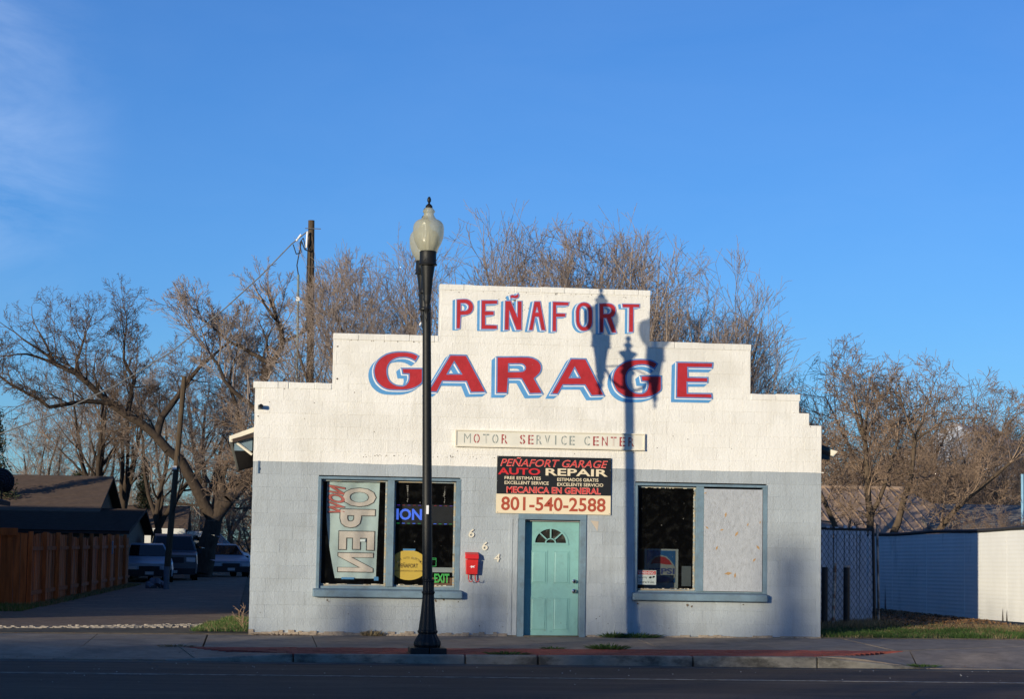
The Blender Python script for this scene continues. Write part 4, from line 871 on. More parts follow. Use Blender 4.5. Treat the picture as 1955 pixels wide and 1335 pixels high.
def globemat():
    m = bpy.data.materials.new('ribbed lamp glass'); m.use_nodes = True; t = m.node_tree; N = t.nodes; b = N['Principled BSDF']
    b.inputs['Base Color'].default_value = (0.74, 0.72, 0.58, 1); b.inputs['Roughness'].default_value = .18; b.inputs['Specular IOR Level'].default_value = .9
    o = N['Material Output']; tr = N.new('ShaderNodeBsdfTransparent'); tr.inputs[0].default_value = (0.9, .9, .82, 1)
    tl = N.new('ShaderNodeBsdfTranslucent'); tl.inputs[0].default_value = (0.85, .74, .46, 1)
    wv = N.new('ShaderNodeTexWave'); wv.inputs['Scale'].default_value = 26; wv.bands_direction = 'Z'; g = N.new('ShaderNodeTexCoord'); t.links.new(g.outputs['Object'], wv.inputs['Vector'])
    bp = N.new('ShaderNodeBump'); bp.inputs['Strength'].default_value = .5; bp.inputs['Distance'].default_value = .004; t.links.new(wv.outputs['Fac'], bp.inputs['Height']); t.links.new(bp.outputs[0], b.inputs['Normal'])
    m1 = N.new('ShaderNodeMixShader'); m1.inputs[0].default_value = .45; t.links.new(b.outputs[0], m1.inputs[1]); t.links.new(tl.outputs[0], m1.inputs[2])
    m2 = N.new('ShaderNodeMixShader'); m2.inputs[0].default_value = .40; t.links.new(m1.outputs[0], m2.inputs[1]); t.links.new(tr.outputs[0], m2.inputs[2])
    t.links.new(m2.outputs[0], o.inputs[0]); return m
GLB = globemat()
for sgn in (-1, 1):
    cy = LY+sgn*.52; cx_ = TX+sgn*.012
    mb = MB(); b0 = 5.44
    P = [Vector((TX, LY, 4.66)), Vector((TX, LY+sgn*.14, 4.64)), Vector((TX, LY+sgn*.30, 4.72)), Vector((TX, LY+sgn*.42, 4.88)), Vector((TX, cy-sgn*.04, 4.96))]
    for a, b in zip(P[:-1], P[1:]): mb.tube(a, b, .019, .019, 10)
    mb.tube((TX, LY+sgn*.05, 5.0), (TX, cy-sgn*.04, 4.90), .012, .012, 8)
    arm = part('arm', mb, BLACKMETAL, lamp, True)
    mb = MB(); mb.lathe(cx_, cy, [(.004, 4.42), (.014, 4.45), (.022, 4.48), (.012, 4.51), (.03, 4.56), (.045, 4.60), (.03, 4.63), (.04, 4.68), (.058, 4.74), (.05, 4.76), (.058, 4.80), (.075, 5.02), (.098, 5.20), (.10, 5.22), (.085, 5.23)], 20)
    part('arm_urn', mb, BLACKMETAL, arm, True)
    mb = MB(); mb.lathe(cx_, cy, [(.095, 5.19), (.125, 5.20), (.13, 5.215), (.115, 5.235), (.115, 5.37), (.118, 5.39), (.105, 5.40)], 24)
    for k in range(4):
        a = math.pi/4+k*math.pi/2+.3; mb.tube((cx_+.11*math.cos(a), cy+.11*math.sin(a), 5.27), (cx_+.13*math.cos(a), cy+.13*math.sin(a), 5.27), .009, n=6)
    part('collar', mb, BLACKMETAL, arm, True)
    gp = [(.10, 5.39), (.125, 5.42), (.16, 5.49), (.187, 5.57), (.198, 5.65), (.198, 5.72), (.188, 5.77), (.165, 5.805), (.14, 5.825), (.128, 5.83), (.105, 5.845), (.085, 5.87), (.070, 5.90), (.068, 5.925), (.082, 5.94), (.085, 5.955), (.07, 5.975), (.045, 6.0), (.035, 6.02)]
    mb = MB(); mb.lathe(cx_, cy, [(a*(1.07 if b > 5.42 and b < 5.84 else 1.0), b) for a, b in gp], 40); gl = part('globe', mb, GLB, lamp, True)
    mb = MB(); mb.lathe(cx_, cy, [(.05, 6.0), (.045, 6.03), (.018, 6.055), (.012, 6.07), (.026, 6.09), (.027, 6.12), (.018, 6.145), (.008, 6.155)], 16); part('finial', mb, BLACKMETAL, gl, True)
    mb = MB(); mb.tube((cx_, cy, 5.38), (cx_, cy, 5.55), .028, .024, 12); mb.tube((cx_, cy, 5.55), (cx_, cy, 5.66), .03, .015, 12); part('bulb', mb, mat('unlit bulb', (.6, .58, .5), .4), gl, True)
mb = MB(); mb.box(lx(1.86)-.016, lx(1.86)+.018, LY-.071, LY-.066, 1.80, 1.92); part('sticker', mb, LINEW, lamp)
mb = MB(); mb.tube((TX-.07, LY-.02, 4.42), (TX-.055, LY-.02, 4.46), .012, n=8); part('photo_cell', mb, LINEW, lamp)

# ------------------------------------------------------------------ utility poles and lines
up_ = thing('utility_pole', 'tall bare wooden utility pole rising behind the garage roof', 'pole', (1.66, 32, -.1))
mb = MB(); mb.tube((1.68, 32, -.3), (1.485, 32, 11.12), .135, .095, 16); part('pole', mb, WOODPOLE, up_, True)
mb = MB()
for z in (8.68, 10.85): mb.tube((1.3, 31.85, z), (1.78, 31.85, z), .013, n=6)
mb.tube((1.2, 31.85, 8.68), (1.45, 31.9, 8.68), .03, n=8); part('bolt', mb, GALV, up_)
mb = MB(); mb.tube((1.24, 31.8, -.2), (1.13, 31.8, 9.42), .036, n=10); part('conduit', mb, GREYPVC, up_, True)
mb = MB(); mb.box(1.08, 1.19, 31.75, 31.85, 8.62, 8.74); part('clamp', mb, LINEW, up_)
mb = MB()
mb.path([(1.13, 31.8, 9.42), (1.08, 31.8, 9.7), (1.14, 31.8, 10.1), (1.20, 31.8, 10.45), (1.30, 31.8, 10.2), (1.42, 31.8, 10.15), (1.5, 31.8, 10.3)], .018)
mb.path([(0.95, 31.8, 10.34), (1.05, 31.8, 10.05), (1.2, 31.8, 10.1), (1.15, 31.8, 10.4), (1.25, 31.8, 10.55), (1.34, 31.8, 10.2)], .016)
mb.path([(1.4, 31.8, 10.5), (1.39, 31.8, 9.5), (1.41, 31.8, 8.0), (1.25, 31.8, 6.6), (1.2, 31.8, 5.5)], .016)
part('drip_loop', mb, CABLE, up_)
mb = MB(); mb.tube((1.35, 31.8, 10.25), (1.37, 31.8, 10.75), .03, n=8); mb.tube((1.04, 31.8, 10.45), (1.18, 31.8, 10.65), .03, n=8); part('insulator', mb, LINEW, up_)
pts = []
A, B = Vector((1.37, 31.8, 10.75)), Vector((-15.5, 30.5, 2.9))
key = [(1.37, 10.75), (.895, 10.344), (0.0, 9.35), (-1.035, 8.338), (-2.557, 6.997), (-4.2, 5.93), (-5.893, 5.06), (-7.551, 4.398), (-10, 3.75), (-14, 3.3), (-18, 3.5)]
mb = MB(); mb.path([(x, 31.8, z) for x, z in key], .020, 6)
single('service_wire', mb, mat('twisted grey service wire', (0.16, 0.16, 0.16), .6, .3, 8), 'single drooping wire running left from the top of the tall pole', 'wire', (1.37, 31.8, 10.75))
pl = thing('leaning_pole', 'short weathered pole leaning right beside the cars in the alley', 'pole', (-2.9, 41, -.2))
mb = MB(); mb.tube((-2.92, 41, -.3), (-2.50, 41, 6.94), .115, .085, 14); part('pole', mb, WOODPOLE, pl, True)
mb = MB(); mb.box(-2.80, -2.66, 40.84, 40.90, 3.74, 3.86); part('tag', mb, LINEW, pl)
mb = MB(); mb.path([(-2.64, 40.9, 4.2), (-2.50, 40.85, 3.5), (-2.60, 40.85, 2.7), (-2.72, 40.9, 2.3)], .02); part('cable', mb, CABLE, pl)

# ------------------------------------------------------------------ trees
class Grow:
    def __init__(s, seed): s.r = random.Random(seed); s.t = []; s.c = []
    def seg(s, p, q, r0, r1):
        (s.t if r0 > .035 else s.c).append((p[0], p[1], p[2], q[0], q[1], q[2], r0, r1))
    def branch(s, p, d, L, r, lvl, P):
        R_ = s.r; n = P['n'][lvl]; st = L/n; wig = P['wig'][lvl]; upw = P['up'][lvl]; nl = len(P['n'])
        x, y, z = p; dx, dy, dz = d; rr = r
        for i in range(n):
            dx += R_.gauss(0, wig); dy += R_.gauss(0, wig); dz += R_.gauss(0, wig)+upw
            m = math.sqrt(dx*dx+dy*dy+dz*dz) or 1; dx /= m; dy /= m; dz /= m
            qx, qy, qz = x+dx*st, y+dy*st, z+dz*st; f = (i+1)/n; rn = max(P['rmin'], r*(1-P['tap']*f))
            s.seg((x, y, z), (qx, qy, qz), rr, rn); x, y, z, rr = qx, qy, qz, rn
            env = P.get('env')
            if env and ((x*x+y*y)/env[0]**2+((z-env[2])/env[1])**2 > 1) and R_.random() < .7: return
            if lvl+1 < nl and f > P['bare'][lvl]:
                for k in range(P['kids'][lvl]):
                    if R_.random() > P['prob'][lvl]: continue
                    # a direction off to the side
                    ax, ay, az = R_.gauss(0, 1), R_.gauss(0, 1), R_.gauss(0, 1); dt = ax*dx+ay*dy+az*dz; ax -= dt*dx; ay -= dt*dy; az -= dt*dz
                    m = math.sqrt(ax*ax+ay*ay+az*az) or 1; an = rad(R_.uniform(*P['ang'])); sn, cs = math.sin(an)/m, math.cos(an)
                    s.branch((x, y, z), (dx*cs+ax*sn, dy*cs+ay*sn, dz*cs+az*sn), L*P['len'][lvl]*R_.uniform(.65, 1.15)*(1.1-.45*f), max(P['rmin'], rn*P['thin'][lvl]), lvl+1, P)
    def limb(s, pts, r0, r1, P, lvl=1, every=.5, L=2.5, start=.25):
        """hand placed limb; side shoots grow from it"""
        n = len(pts)-1; tot = sum((Vector(b)-Vector(a)).length for a, b in zip(pts[:-1], pts[1:])); acc = 0
        for (a, b) in zip(pts[:-1], pts[1:]):
            a, b = Vector(a), Vector(b); l = (b-a).length; k = max(1, int(l/every)); prev = a
            for i in range(k):
                q = a.lerp(b, (i+1)/k)+Vector((s.r.gauss(0, .035), s.r.gauss(0, .035), s.r.gauss(0, .03))) if i < k-1 else b
                f = (acc+l*(i+1)/k)/tot; f0 = (acc+l*i/k)/tot
                s.seg(prev, q, r0+(r1-r0)*f0, r0+(r1-r0)*f); prev = q
                if f > start:
                    for _ in range(2):
                        d = (b-a).normalized(); ax = Vector((s.r.gauss(0, 1), s.r.gauss(0, 1), abs(s.r.gauss(0, 1))*.8+.15)); ax = (ax-d*ax.dot(d)).normalized(); an = rad(s.r.uniform(35, 75))
                        s.branch(tuple(q), tuple(d*math.cos(an)+ax*math.sin(an)), L*s.r.uniform(.5, 1.1)*(1.15-.4*f), max(P['rmin'], min(.045, (r0+(r1-r0)*f)*.4)), lvl, P)
            acc += l
        d = (Vector(pts[-1])-Vector(pts[-2])).normalized()
        for _ in range(3): s.branch(tuple(pts[-1]), tuple((d+Vector((s.r.gauss(0, .35), s.r.gauss(0, .35), s.r.gauss(0, .2)))).normalized()), L*.95, r1*.8, lvl, P)
def segmesh(name, segs, m, n=3):
    a = np.array(segs, dtype=np.float64)
    if not len(a): a = np.zeros((1, 8))
    p, q, r0, r1 = a[:, 0:3], a[:, 3:6], a[:, 6], a[:, 7]
    d = q-p; d /= np.maximum(1e-6, np.linalg.norm(d, axis=1))[:, None]
    h = np.where(np.abs(d[:, 2:3]) > .9, np.array([[1., 0, 0]]), np.array([[0, 0, 1.]]))
    u = np.cross(d, h); u /= np.linalg.norm(u, axis=1)[:, None]+1e-9; w = np.cross(d, u)
    k = len(a); V = np.zeros((k, 2*n, 3))
    for i in range(n):
        t = 2*math.pi*i/n; o = u*math.cos(t)+w*math.sin(t)
        V[:, i] = p+o*r0[:, None]; V[:, n+i] = q+o*r1[:, None]
    F = np.array([[i, (i+1) % n, n+(i+1) % n, n+i] for i in range(n)]); idx = (np.arange(k)[:, None, None]*2*n+F[None]).reshape(-1, 4)
    me = bpy.data.meshes.new(name); me.vertices.add(k*2*n); me.vertices.foreach_set('co', V.reshape(-1))
    me.loops.add(len(idx)*4); me.loops.foreach_set('vertex_index', idx.reshape(-1).astype(np.int32))
    me.polygons.add(len(idx)); me.polygons.foreach_set('loop_start', np.arange(0, len(idx)*4, 4, dtype=np.int32))
    try: me.polygons.foreach_set('loop_total', np.full(len(idx), 4, dtype=np.int32))
    except Exception: pass
    me.materials.append(m); me.update(calc_edges=True)
    if n > 3: me.polygons.foreach_set('use_smooth', [True]*len(me.polygons))
    return me
def plant(g, name, label, cat, loc, mt=BARK, mc=TWIG, group=None, rot=0, scale=1.0, meshes=None):
    if meshes is None: meshes = (segmesh('trunk', g.t, mt, 7), segmesh('crown', g.c, mc, 3))
    t = thing(name, label, cat, loc, group); t.rotation_euler[2] = rot; t.scale = (scale,)*3 if not isinstance(scale, tuple) else scale
    link('trunk', meshes[0], t); c = link('crown', meshes[1], t); return meshes
ELM = dict(n=[8, 7, 6, 5, 4], wig=[.07, .09, .10, .12, .14], up=[.045, .05, .05, .04, .02], tap=.80, rmin=.0062, bare=[.2, .15, .12, .1, 0], kids=[2, 1, 1, 1, 1], prob=[.68, .95, .95, .9, .5], ang=(18, 46), len=[.60, .60, .58, .60, .5], thin=[.55, .55, .55, .6, .6])
SPREAD = dict(ELM, wig=[.10, .13, .15, .17, .2], up=[.03, .025, .02, .02, .01], ang=(25, 60))
def elm(seed, H, stems=5, P=ELM, r=.16, lean=.45, trunk=1.2, flat=1.0):
    g = Grow(seed); R_ = g.r
    g.seg((0, 0, -.3), (0, 0, trunk), r*1.5, r*1.25)
    for i in range(stems):
        a = 6.283*(i+R_.random()*.6)/stems; l = lean*R_.uniform(.5, 1.2); d = Vector((math.cos(a)*l, math.sin(a)*l*flat, 1)).normalized()
        g.branch((0, 0, trunk), tuple(d), (H-trunk)*R_.uniform(.58, .72), r*R_.uniform(.6, .95), 0, P)
    return g
protoA = None
FINE = dict(ELM, kids=[2, 2, 1, 1, 1], prob=[.72, .62, .95, .95, .62], rmin=.0056, wig=[.06, .08, .10, .12, .14], len=[.66, .62, .60, .62, .55])
A_ = elm(101, 12.8, 7, dict(FINE, env=(4.0, 5.4, 5.6)), lean=.75); B_ = elm(202, 12.4, 7, dict(FINE, env=(3.7, 5.2, 5.6)), lean=.65); Cc = elm(303, 8.5, 6, SPREAD, .13, .8, .8)
mA = (segmesh('trunk', A_.t, BARK, 7), segmesh('crown', A_.c, TWIG, 3)); mB_ = (segmesh('trunk', B_.t, BARK, 7), segmesh('crown', B_.c, TWIG, 3)); mC_ = (segmesh('trunk', Cc.t, BARK, 7), segmesh('crown', Cc.c, TWIG2, 3))
print('twigs', len(A_.c), len(B_.c), len(Cc.c))
GB = 'bare trees rising behind the garage'
for meshes, x, y, rot, sc, lb in ((mA, 6.1, 29.5, .3, 1.02, 'bare bushy tree rising highest behind the left part of the small upper lettering'),
                                  (mB_, 9.2, 31, 2.2, 1.06, 'bare domed tree behind the middle of the parapet top'),
                                  (mA, 12.2, 30, 4.0, 1.0, 'bare tree behind the right end of the upper parapet step'),
                                  (mB_, 13.8, 34, 5.2, .88, 'bare spreading tree showing past the right shoulder of the parapet'),
                                  (mB_, 3.7, 31, 1.1, .97, 'bare brushy tree behind the lamp, low behind the left shoulder'),
                                  (mC_, 2.5, 34, 3.6, .86, 'small bare tree between the tall wooden pole and the lamp'),
                                  (mC_, 16.8, 39, 2.0, .66, 'low bare tree beyond the lowest right parapet step')):
    plant(None, 'bare_tree', lb, 'tree', (x, y, -.1), rot=rot, scale=sc, meshes=meshes, group=GB)

# the big leaning tree by the alley, limb by limb
g = Grow(5); P = SPREAD; Y = 56
def V3(x, z, y=0.0): return (x+1.75, y, z+.3)
g.limb([V3(-2.1, -.6), V3(-1.95, .6), V3(-1.75, 1.6), V3(-1.62, 2.3)], .46, .34, P, start=2)
g.limb([V3(-1.66, 2.2), V3(-2.3, 3.3, -.2), V3(-3.05, 4.58, -.5), V3(-4.03, 5.5, -.8), V3(-5.2, 6.3, -1.0), V3(-6.4, 7.2, -1.2), V3(-7.3, 7.95, -1.3), V3(-8.1, 8.3, -1.2)], .27, .08, P, 1, .55, 3.0, .45)
g.limb([V3(-4.03, 5.5, -.8), V3(-3.85, 6.3, -.6), V3(-3.1, 7.4, -.2), V3(-2.4, 8.45, .2), V3(-1.6, 9.2, .4)], .17, .05, P, 1, .5, 2.2, .15)
g.limb([V3(-5.6, 6.75, -1.1), V3(-6.8, 6.8, -1.8), V3(-8.2, 6.5, -2.2), V3(-9.6, 7.3, -2.5), V3(-10.4, 7.9, -2.6)], .11, .04, P, 1, .5, 2.3, .2)
g.limb([V3(-7.0, 7.7, -1.2), V3(-7.3, 8.5, -.8), V3(-7.1, 9.3, -.4)], .10, .04, P, 1, .4, 1.9, .1)
g.limb([V3(-5.2, 6.3, -1.0), V3(-5.0, 7.8, -.2), V3(-5.5, 8.7, .4), V3(-5.5, 9.5, .6)], .12, .04, P, 1, .4, 2.1, .15)
g.limb([V3(-1.62, 2.3), V3(-1.1, 3.0), V3(-.4, 3.8, .3), V3(.2, 5.0, .6), V3(.5, 6.6, .8), V3(.2, 8.3, .9)], .30, .09, P, 1, .55, 2.8, .4)
g.limb([V3(-.4, 3.8, .3), V3(.5, 4.3, .2), V3(1.3, 5.2, .1), V3(1.9, 6.8, 0)], .17, .06, P, 1, .5, 2.4, .3)
g.limb([V3(.2, 5.0, .6), V3(-.8, 6.4, .9), V3(-1.2, 7.9, 1.2), V3(-1.0, 8.9, 1.3)], .12, .04, P, 1, .45, 2.1, .2)
plant(g, 'forked_tree', 'big dark bare tree with a forked trunk, one thick limb leaning far left', 'tree', (-1.75, 56, -.3), mt=BARKSHADE, mc=DARKTWIG)
print('fork', len(g.c))
# tree with the bent trunk just left of the tall pole
g = Grow(9)
g.limb([(0, 0, -.3), (0.02, 0, 3), (-.1, 0, 5.6), (.0, 0, 6.9), (.28, 0, 7.6), (.62, 0, 8.2), (.55, 0, 8.7), (.42, 0, 9.0)], .26, .08, ELM, 1, .5, 1.7, .5)
g.limb([(.25, 0, 7.55), (-.4, .2, 7.9), (-1.2, .3, 8.3), (-1.8, .4, 8.8)], .09, .03, ELM, 1, .4, 1.5, .2)
g.limb([(.6, 0, 8.3), (1.2, .2, 8.6), (1.7, .3, 9.0)], .07, .03, ELM, 1, .4, 1.8, .2)
g.limb([(0, 0, 5.8), (-1.0, 0, 6.6), (-1.8, 0, 7.8)], .10, .04, ELM, 1, .45, 2.2, .2)
plant(g, 'bent_tree', 'bare tree with a crooked trunk standing between the parapet and the tall pole', 'tree', (.18, 40, -.2), mt=BARKSHADE)
# slim trees beyond the alley and further scrub
T1 = elm(41, 11, 3, ELM, .17, .35, 3.0); T2 = elm(42, 10.4, 4, SPREAD, .14, .5, 2.0)
m1 = (segmesh('trunk', T1.t, BARKSHADE, 7), segmesh('crown', T1.c, mat('shaded twig bark', (.20, .15, .12), .9, .3, 1.5), 3)); m2 = (segmesh('trunk', T2.t, BARKSHADE, 7), segmesh('crown', T2.c, TWIG, 3))  # slim tree crowns carry their shade as a darker twig colour
GL = 'slim bare trees beyond the alley'
for ms, x, y, rot, sc, lb in ((m1, -7.0, 64, 0, 1.0, 'slim bare tree above the brown roof, left of two close trunks'), (m1, -5.9, 66, 2, .95, 'bare twin trunked tree above the right end of the brown roof'),
                              (m2, -4.2, 63, 1, 1.05, 'bare tree rising behind the leaning pole'), (m2, -9.6, 68, 3, .9, 'bare tree over the roof at the far left of the photo'),
                              (m1, -2.4, 72, 4, 1.05, 'bare tree behind the fork of the big tree'), (m2, 0.3, 62, 5, 1.0, 'bare tree close behind the left eave of the garage'),
                              (m2, -7.9, 76, 2.5, 1.0, 'pale distant bare tree over the satellite dish roof'), (m2, -1.3, 84, .7, .95, 'bare tree far down the alley'), (m1, 1.4, 74, 2.7, .9, 'distant bare tree seen beside the bent trunk')):
    plant(None, 'bare_tree', lb, 'tree', (x, y, -.3), rot=rot, scale=sc, meshes=ms, group=GL)
GF = 'bare scrub closing the far end of the alley'
for ms, x, y, rot, sc, lb in ((mC_, -1.2, 96, 0, .8, 'bare scrub far behind the white van'), (mC_, -4.6, 98, 1, .75, 'bare scrub far behind the brown carport roof'), (mC_, -8.5, 95, 2, .8, 'bare scrub far behind the ridge of the low house'), (mC_, 1.6, 100, 3, .85, 'bare scrub at the garage corner, farthest down the alley'), (mC_, -12.5, 99, 4, .85, 'bare scrub behind the dark conifer'), (mC_, -3.0, 78, 5, .55, 'low scrub right behind the carport'), (mC_, .2, 80, .6, .6, 'low scrub between the fork and the garage wall'), (mC_, -6.6, 86, 2.6, .7, 'low scrub around the narrow cypress')):
    plant(None, 'scrub_tree', lb, 'tree', (x, y, -.4), rot=rot, scale=(sc*1.25, sc, sc), meshes=ms, group=GF)
# thickets on the right
GR = 'bare trees behind the long shed on the right'
D1 = elm(61, 9.6, 8, dict(SPREAD, kids=[2, 2, 2, 1, 1], prob=[.8, .55, .45, .85, .5], rmin=.0058, env=(4.6, 4.2, 4.0)), .12, 1.0, .5); md = (segmesh('trunk', D1.t, BARK, 7), segmesh('crown', D1.c, TWIG2, 3)); print('dense', len(D1.c))
for x, y, rot, sc, lb in ((20.2, 34, 0, 1.04, 'tallest of the russet bare trees behind the tan shed roof'), (17.4, 36, 2.1, .74, 'russet bare tree nearest the right wall of the garage'), (23.4, 36, 4, .82, 'russet bare tree at the right end of the tan shed roof'),
                          (18.0, 30, 1, .66, 'low russet thicket right above the ridge of the tan shed'), (21.4, 29.5, 3, .66, 'low thicket over the hipped right end of the tan shed'), (26.2, 42, 5, .62, 'bare tree by the snowy ridge at the right edge'),
                          (18.4, 19.3, 2.2, .34, 'small brushy thicket in front of the grey roof beyond the white fence'), (20.0, 19.0, 4.2, .30, 'brushy shrub beside the pale blue pole')):
    plant(None, 'thicket_tree', lb, 'tree', (x, y, 0), rot=rot, scale=sc, meshes=md, group=GR)
g = Grow(15); g.limb([(0, 0, -.2), (.03, 0, 1.6), (.0, 0, 3.2), (-.08, 0, 4.2)], .13, .06, SPREAD, 1, .5, 1.9, .5); g.limb([(0, 0, 2.2), (.45, 0, 3.1), (.8, .1, 4.2)], .07, .03, SPREAD, 1, .4, 1.5, .4)
plant(g, 'yard_tree', 'dark upright tree trunk standing against the tan shed roof', 'tree', (15.47, 20, 0), mc=TWIG2)
g = Grow(16); g.limb([(0, 0, -.2), (-.3, 0, 1.2), (.15, 0, 2.1), (.5, 0, 3.3), (.6, 0, 4.2)], .14, .05, SPREAD, 1, .5, 1.8, .55)
plant(g, 'yard_tree', 'tree trunk leaning right in front of the tan shed, right of the upright one', 'tree', (16.1, 20, 0), mc=TWIG2)
g = Grow(17); g.limb([(0, 0, -.2), (.3, 0, 1.6), (.9, 0, 2.4), (1.7, 0, 3.1), (2.4, 0, 3.7)], .12, .04, SPREAD, 1, .5, 1.8, .4)
plant(g, 'yard_tree', 'low bent tree with arching limbs near the right end of the tan shed', 'tree', (16.8, 20, 0), mc=TWIG2)
g = Grow(18); g.limb([(0, 0, .6), (-.3, 0, 1.6), (-.75, 0, 2.6), (-1.2, 0, 3.5)], .10, .04, SPREAD, 1, .5, 1.4, .3)
plant(g, 'yard_tree', 'short dark trunk leaning left into the garage corner', 'tree', (15.1, 20, 0), mc=TWIG2)

# conifers at the far left: many small needle sprays on whorled boughs
NEED = mat('dark conifer needles', (0.032, 0.045, 0.02), .85, .4, 3, dirt=(0.10, .06, .03), dscale=1.5, dthr=(.5, .7), damt=.7)
def conifer(seed, H, R0, name, label, loc, narrow=False):
    r_ = random.Random(seed); V = []; F = []; segs = [(0, 0, -.2, 0, 0, H, .14, .02)]
    z = .5
    while z < H:
        f = z/H; n = 7; rr_ = R0*(1-f)**(.5 if narrow else .8)*r_.uniform(.75, 1.15)
        for k in range(n):
            a = r_.uniform(0, 6.283); L = rr_*r_.uniform(.6, 1.1); tip = (L*math.cos(a), L*math.sin(a), z+(L*.9 if narrow else -L*.12)+r_.uniform(-.1, .2))
            segs.append((0, 0, z, *tip, .02, .008))
            for q in range(int(10+22*L)):
                t = r_.uniform(.2, 1.0); c = Vector((tip[0]*t, tip[1]*t, z+(tip[2]-z)*t))+Vector((r_.gauss(0, .10), r_.gauss(0, .10), r_.gauss(0, .09)))
                u = Vector((r_.gauss(0, 1), r_.gauss(0, 1), r_.gauss(0, 1))).normalized(); w = u.orthogonal().normalized(); s_ = r_.uniform(.05, .12)
                i0 = len(V); V += [tuple(c-w*s_*.35), tuple(c+w*s_*.35), tuple(c+u*s_*1.5)]; F.append((i0, i0+1, i0+2))
        z += .16
    t = thing(name, label, 'tree', loc); link('trunk', segmesh('trunk', segs, BARK, 6), t)
    me = bpy.data.meshes.new('crown'); me.from_pydata(V, [], F); me.materials.append(NEED); link('crown', me, t)
conifer(1, 6.3, 1.7, 'conifer', 'dark green conifer cut by the left edge above the satellite dish', (-9.75, 50, -.3))
conifer(2, 5.6, .75, 'cypress', 'narrow dark cypress between the bare trunks beyond the brown roof', (-5.4, 75, -.3), True)
conifer(3, 4.6, 1.6, 'conifer', 'browning low conifer just above the brown roof ridge', (-7.9, 66, -.3))

# ------------------------------------------------------------------ left side: fence, houses, dish
def gableroof(parent, x0, x1, ye, yr, yb, ze, zr, m, over=.35, th=.10, courses=True):
    for ya, za, yb2 in ((ye, ze, yr), (yb, ze, yr)):
        mb = MB(); n = max(6, int(abs(yr-ya)/.25))
        for k in range(n):
            t0, t1 = k/n, (k+1)/n; a = (ya+(yr-ya)*t0, za+(zr-za)*t0+.012); b = (ya+(yr-ya)*t1, za+(zr-za)*t1)
            mb.quad((x0, a[0], a[1]), (x1, a[0], a[1]), (x1, b[0], b[1]), (x0, b[0], b[1]))
            mb.quad((x0, a[0], a[1]-.03), (x1, a[0], a[1]-.03), (x1, a[0], a[1]), (x0, a[0], a[1]))
        mb.quad((x0, ya, za-th), (x0, yb2, zr-th), (x1, yb2, zr-th), (x1, ya, za-th))
        mb.quad((x1, ya, za-th), (x1, yb2, zr-th), (x1, yb2, zr+.01), (x1, ya, za+.01)); mb.quad((x0, ya, za-th), (x0, ya, za+.01), (x0, yb2, zr+.01), (x0, yb2, zr-th))
        mb.quad((x0, ya, za-th), (x1, ya, za-th), (x1, ya, za+.01), (x0, ya, za+.01))
        part('roof', mb, m, parent)
def house(name, label, x0, x1, ye, yb, ze, zr, wallm, roofm, ridge_y=None, over=.35, base=-.3):
    h = thing(name, label, 'house', ((x0+x1)/2, (ye+yb)/2, base)); yr = ridge_y or (ye+yb)/2
    mb = MB(); a, b, c, d = x0+over, x1-over, ye+over, yb-over; mb.box(a, b, c, d, base, ze-.02)
    sl = (zr-ze)/(yr-ye)
    for x in (a, b-.1):
        n = len(mb.v); mb.v += [(x, c, ze-.02), (x, d, ze-.02), (x, yr, zr-.12), (x+.1, c, ze-.02), (x+.1, d, ze-.02), (x+.1, yr, zr-.12)]
        for f_ in ((0, 1, 2), (5, 4, 3), (0, 2, 5, 3), (2, 1, 4, 5)): mb.f.append(tuple(n+i for i in f_)); mb.m.append(0)
    part('wall', mb, wallm, h); gableroof(h, x0, x1, ye, yr, yb, ze, zr, roofm); return h
HW = mat('dull tan siding', (0.16, 0.12, 0.09), .85, .2, 4)
h1 = house('low_house', 'long low house with a sunlit brown shingle roof behind the orange fence', -17, -5.65, 46.5, 63.5, 2.15, 3.85, HW, SHINGLE, 55)
h2 = house('lean_to_shed', 'dark roofed shed between the orange fence and the low house', -12, -4.05, 38.6, 56, 1.62, 2.5, HW, DSHINGLE, 49.5)
WSD = mat('white painted siding', (0.62, 0.62, 0.60), .7, .06, 4)
h3 = house('white_carport', 'small white framed carport with a brown roof behind the dark utility vehicle', -7.2, -3.2, 72, 79, 1.80, 3.02, HW, SHINGLE, 75.5, .15)
def sx(x): return (x-.08)*1.164+.08
def sz(z): return 1.4+(z-1.4)*1.164
mb = MB()
for a, b, c, d in ((-6.0, -2.8, 1.60, 1.82), (-4.45, -4.2, -.3, 1.6), (-2.05, -1.75, -.3, 1.5), (-2.3, -1.62, 1.5, 1.72), (-2.75, -2.3, 1.55, 1.7)): mb.box(sx(a), sx(b), 71.8+.02*a, 72.0, sz(c), sz(d))
part('carport_frame', mb, WSD, h3, kind='stuff')
mb = MB()
for k in range(5): mb.tube((sx(-4.1+k*.45), 71.7, sz(.7)), (sx(-3.8+k*.45), 71.7, sz(1.3)), .045, n=4)
mb.box(sx(-4.1), sx(-1.8), 71.6, 71.75, sz(.6), sz(.7)); mb.box(sx(-4.1), sx(-1.8), 71.6, 71.75, sz(1.25), sz(1.33))
part('lattice', mb, mat('cream lattice', (0.62, .58, .46), .7), h3, kind='stuff')
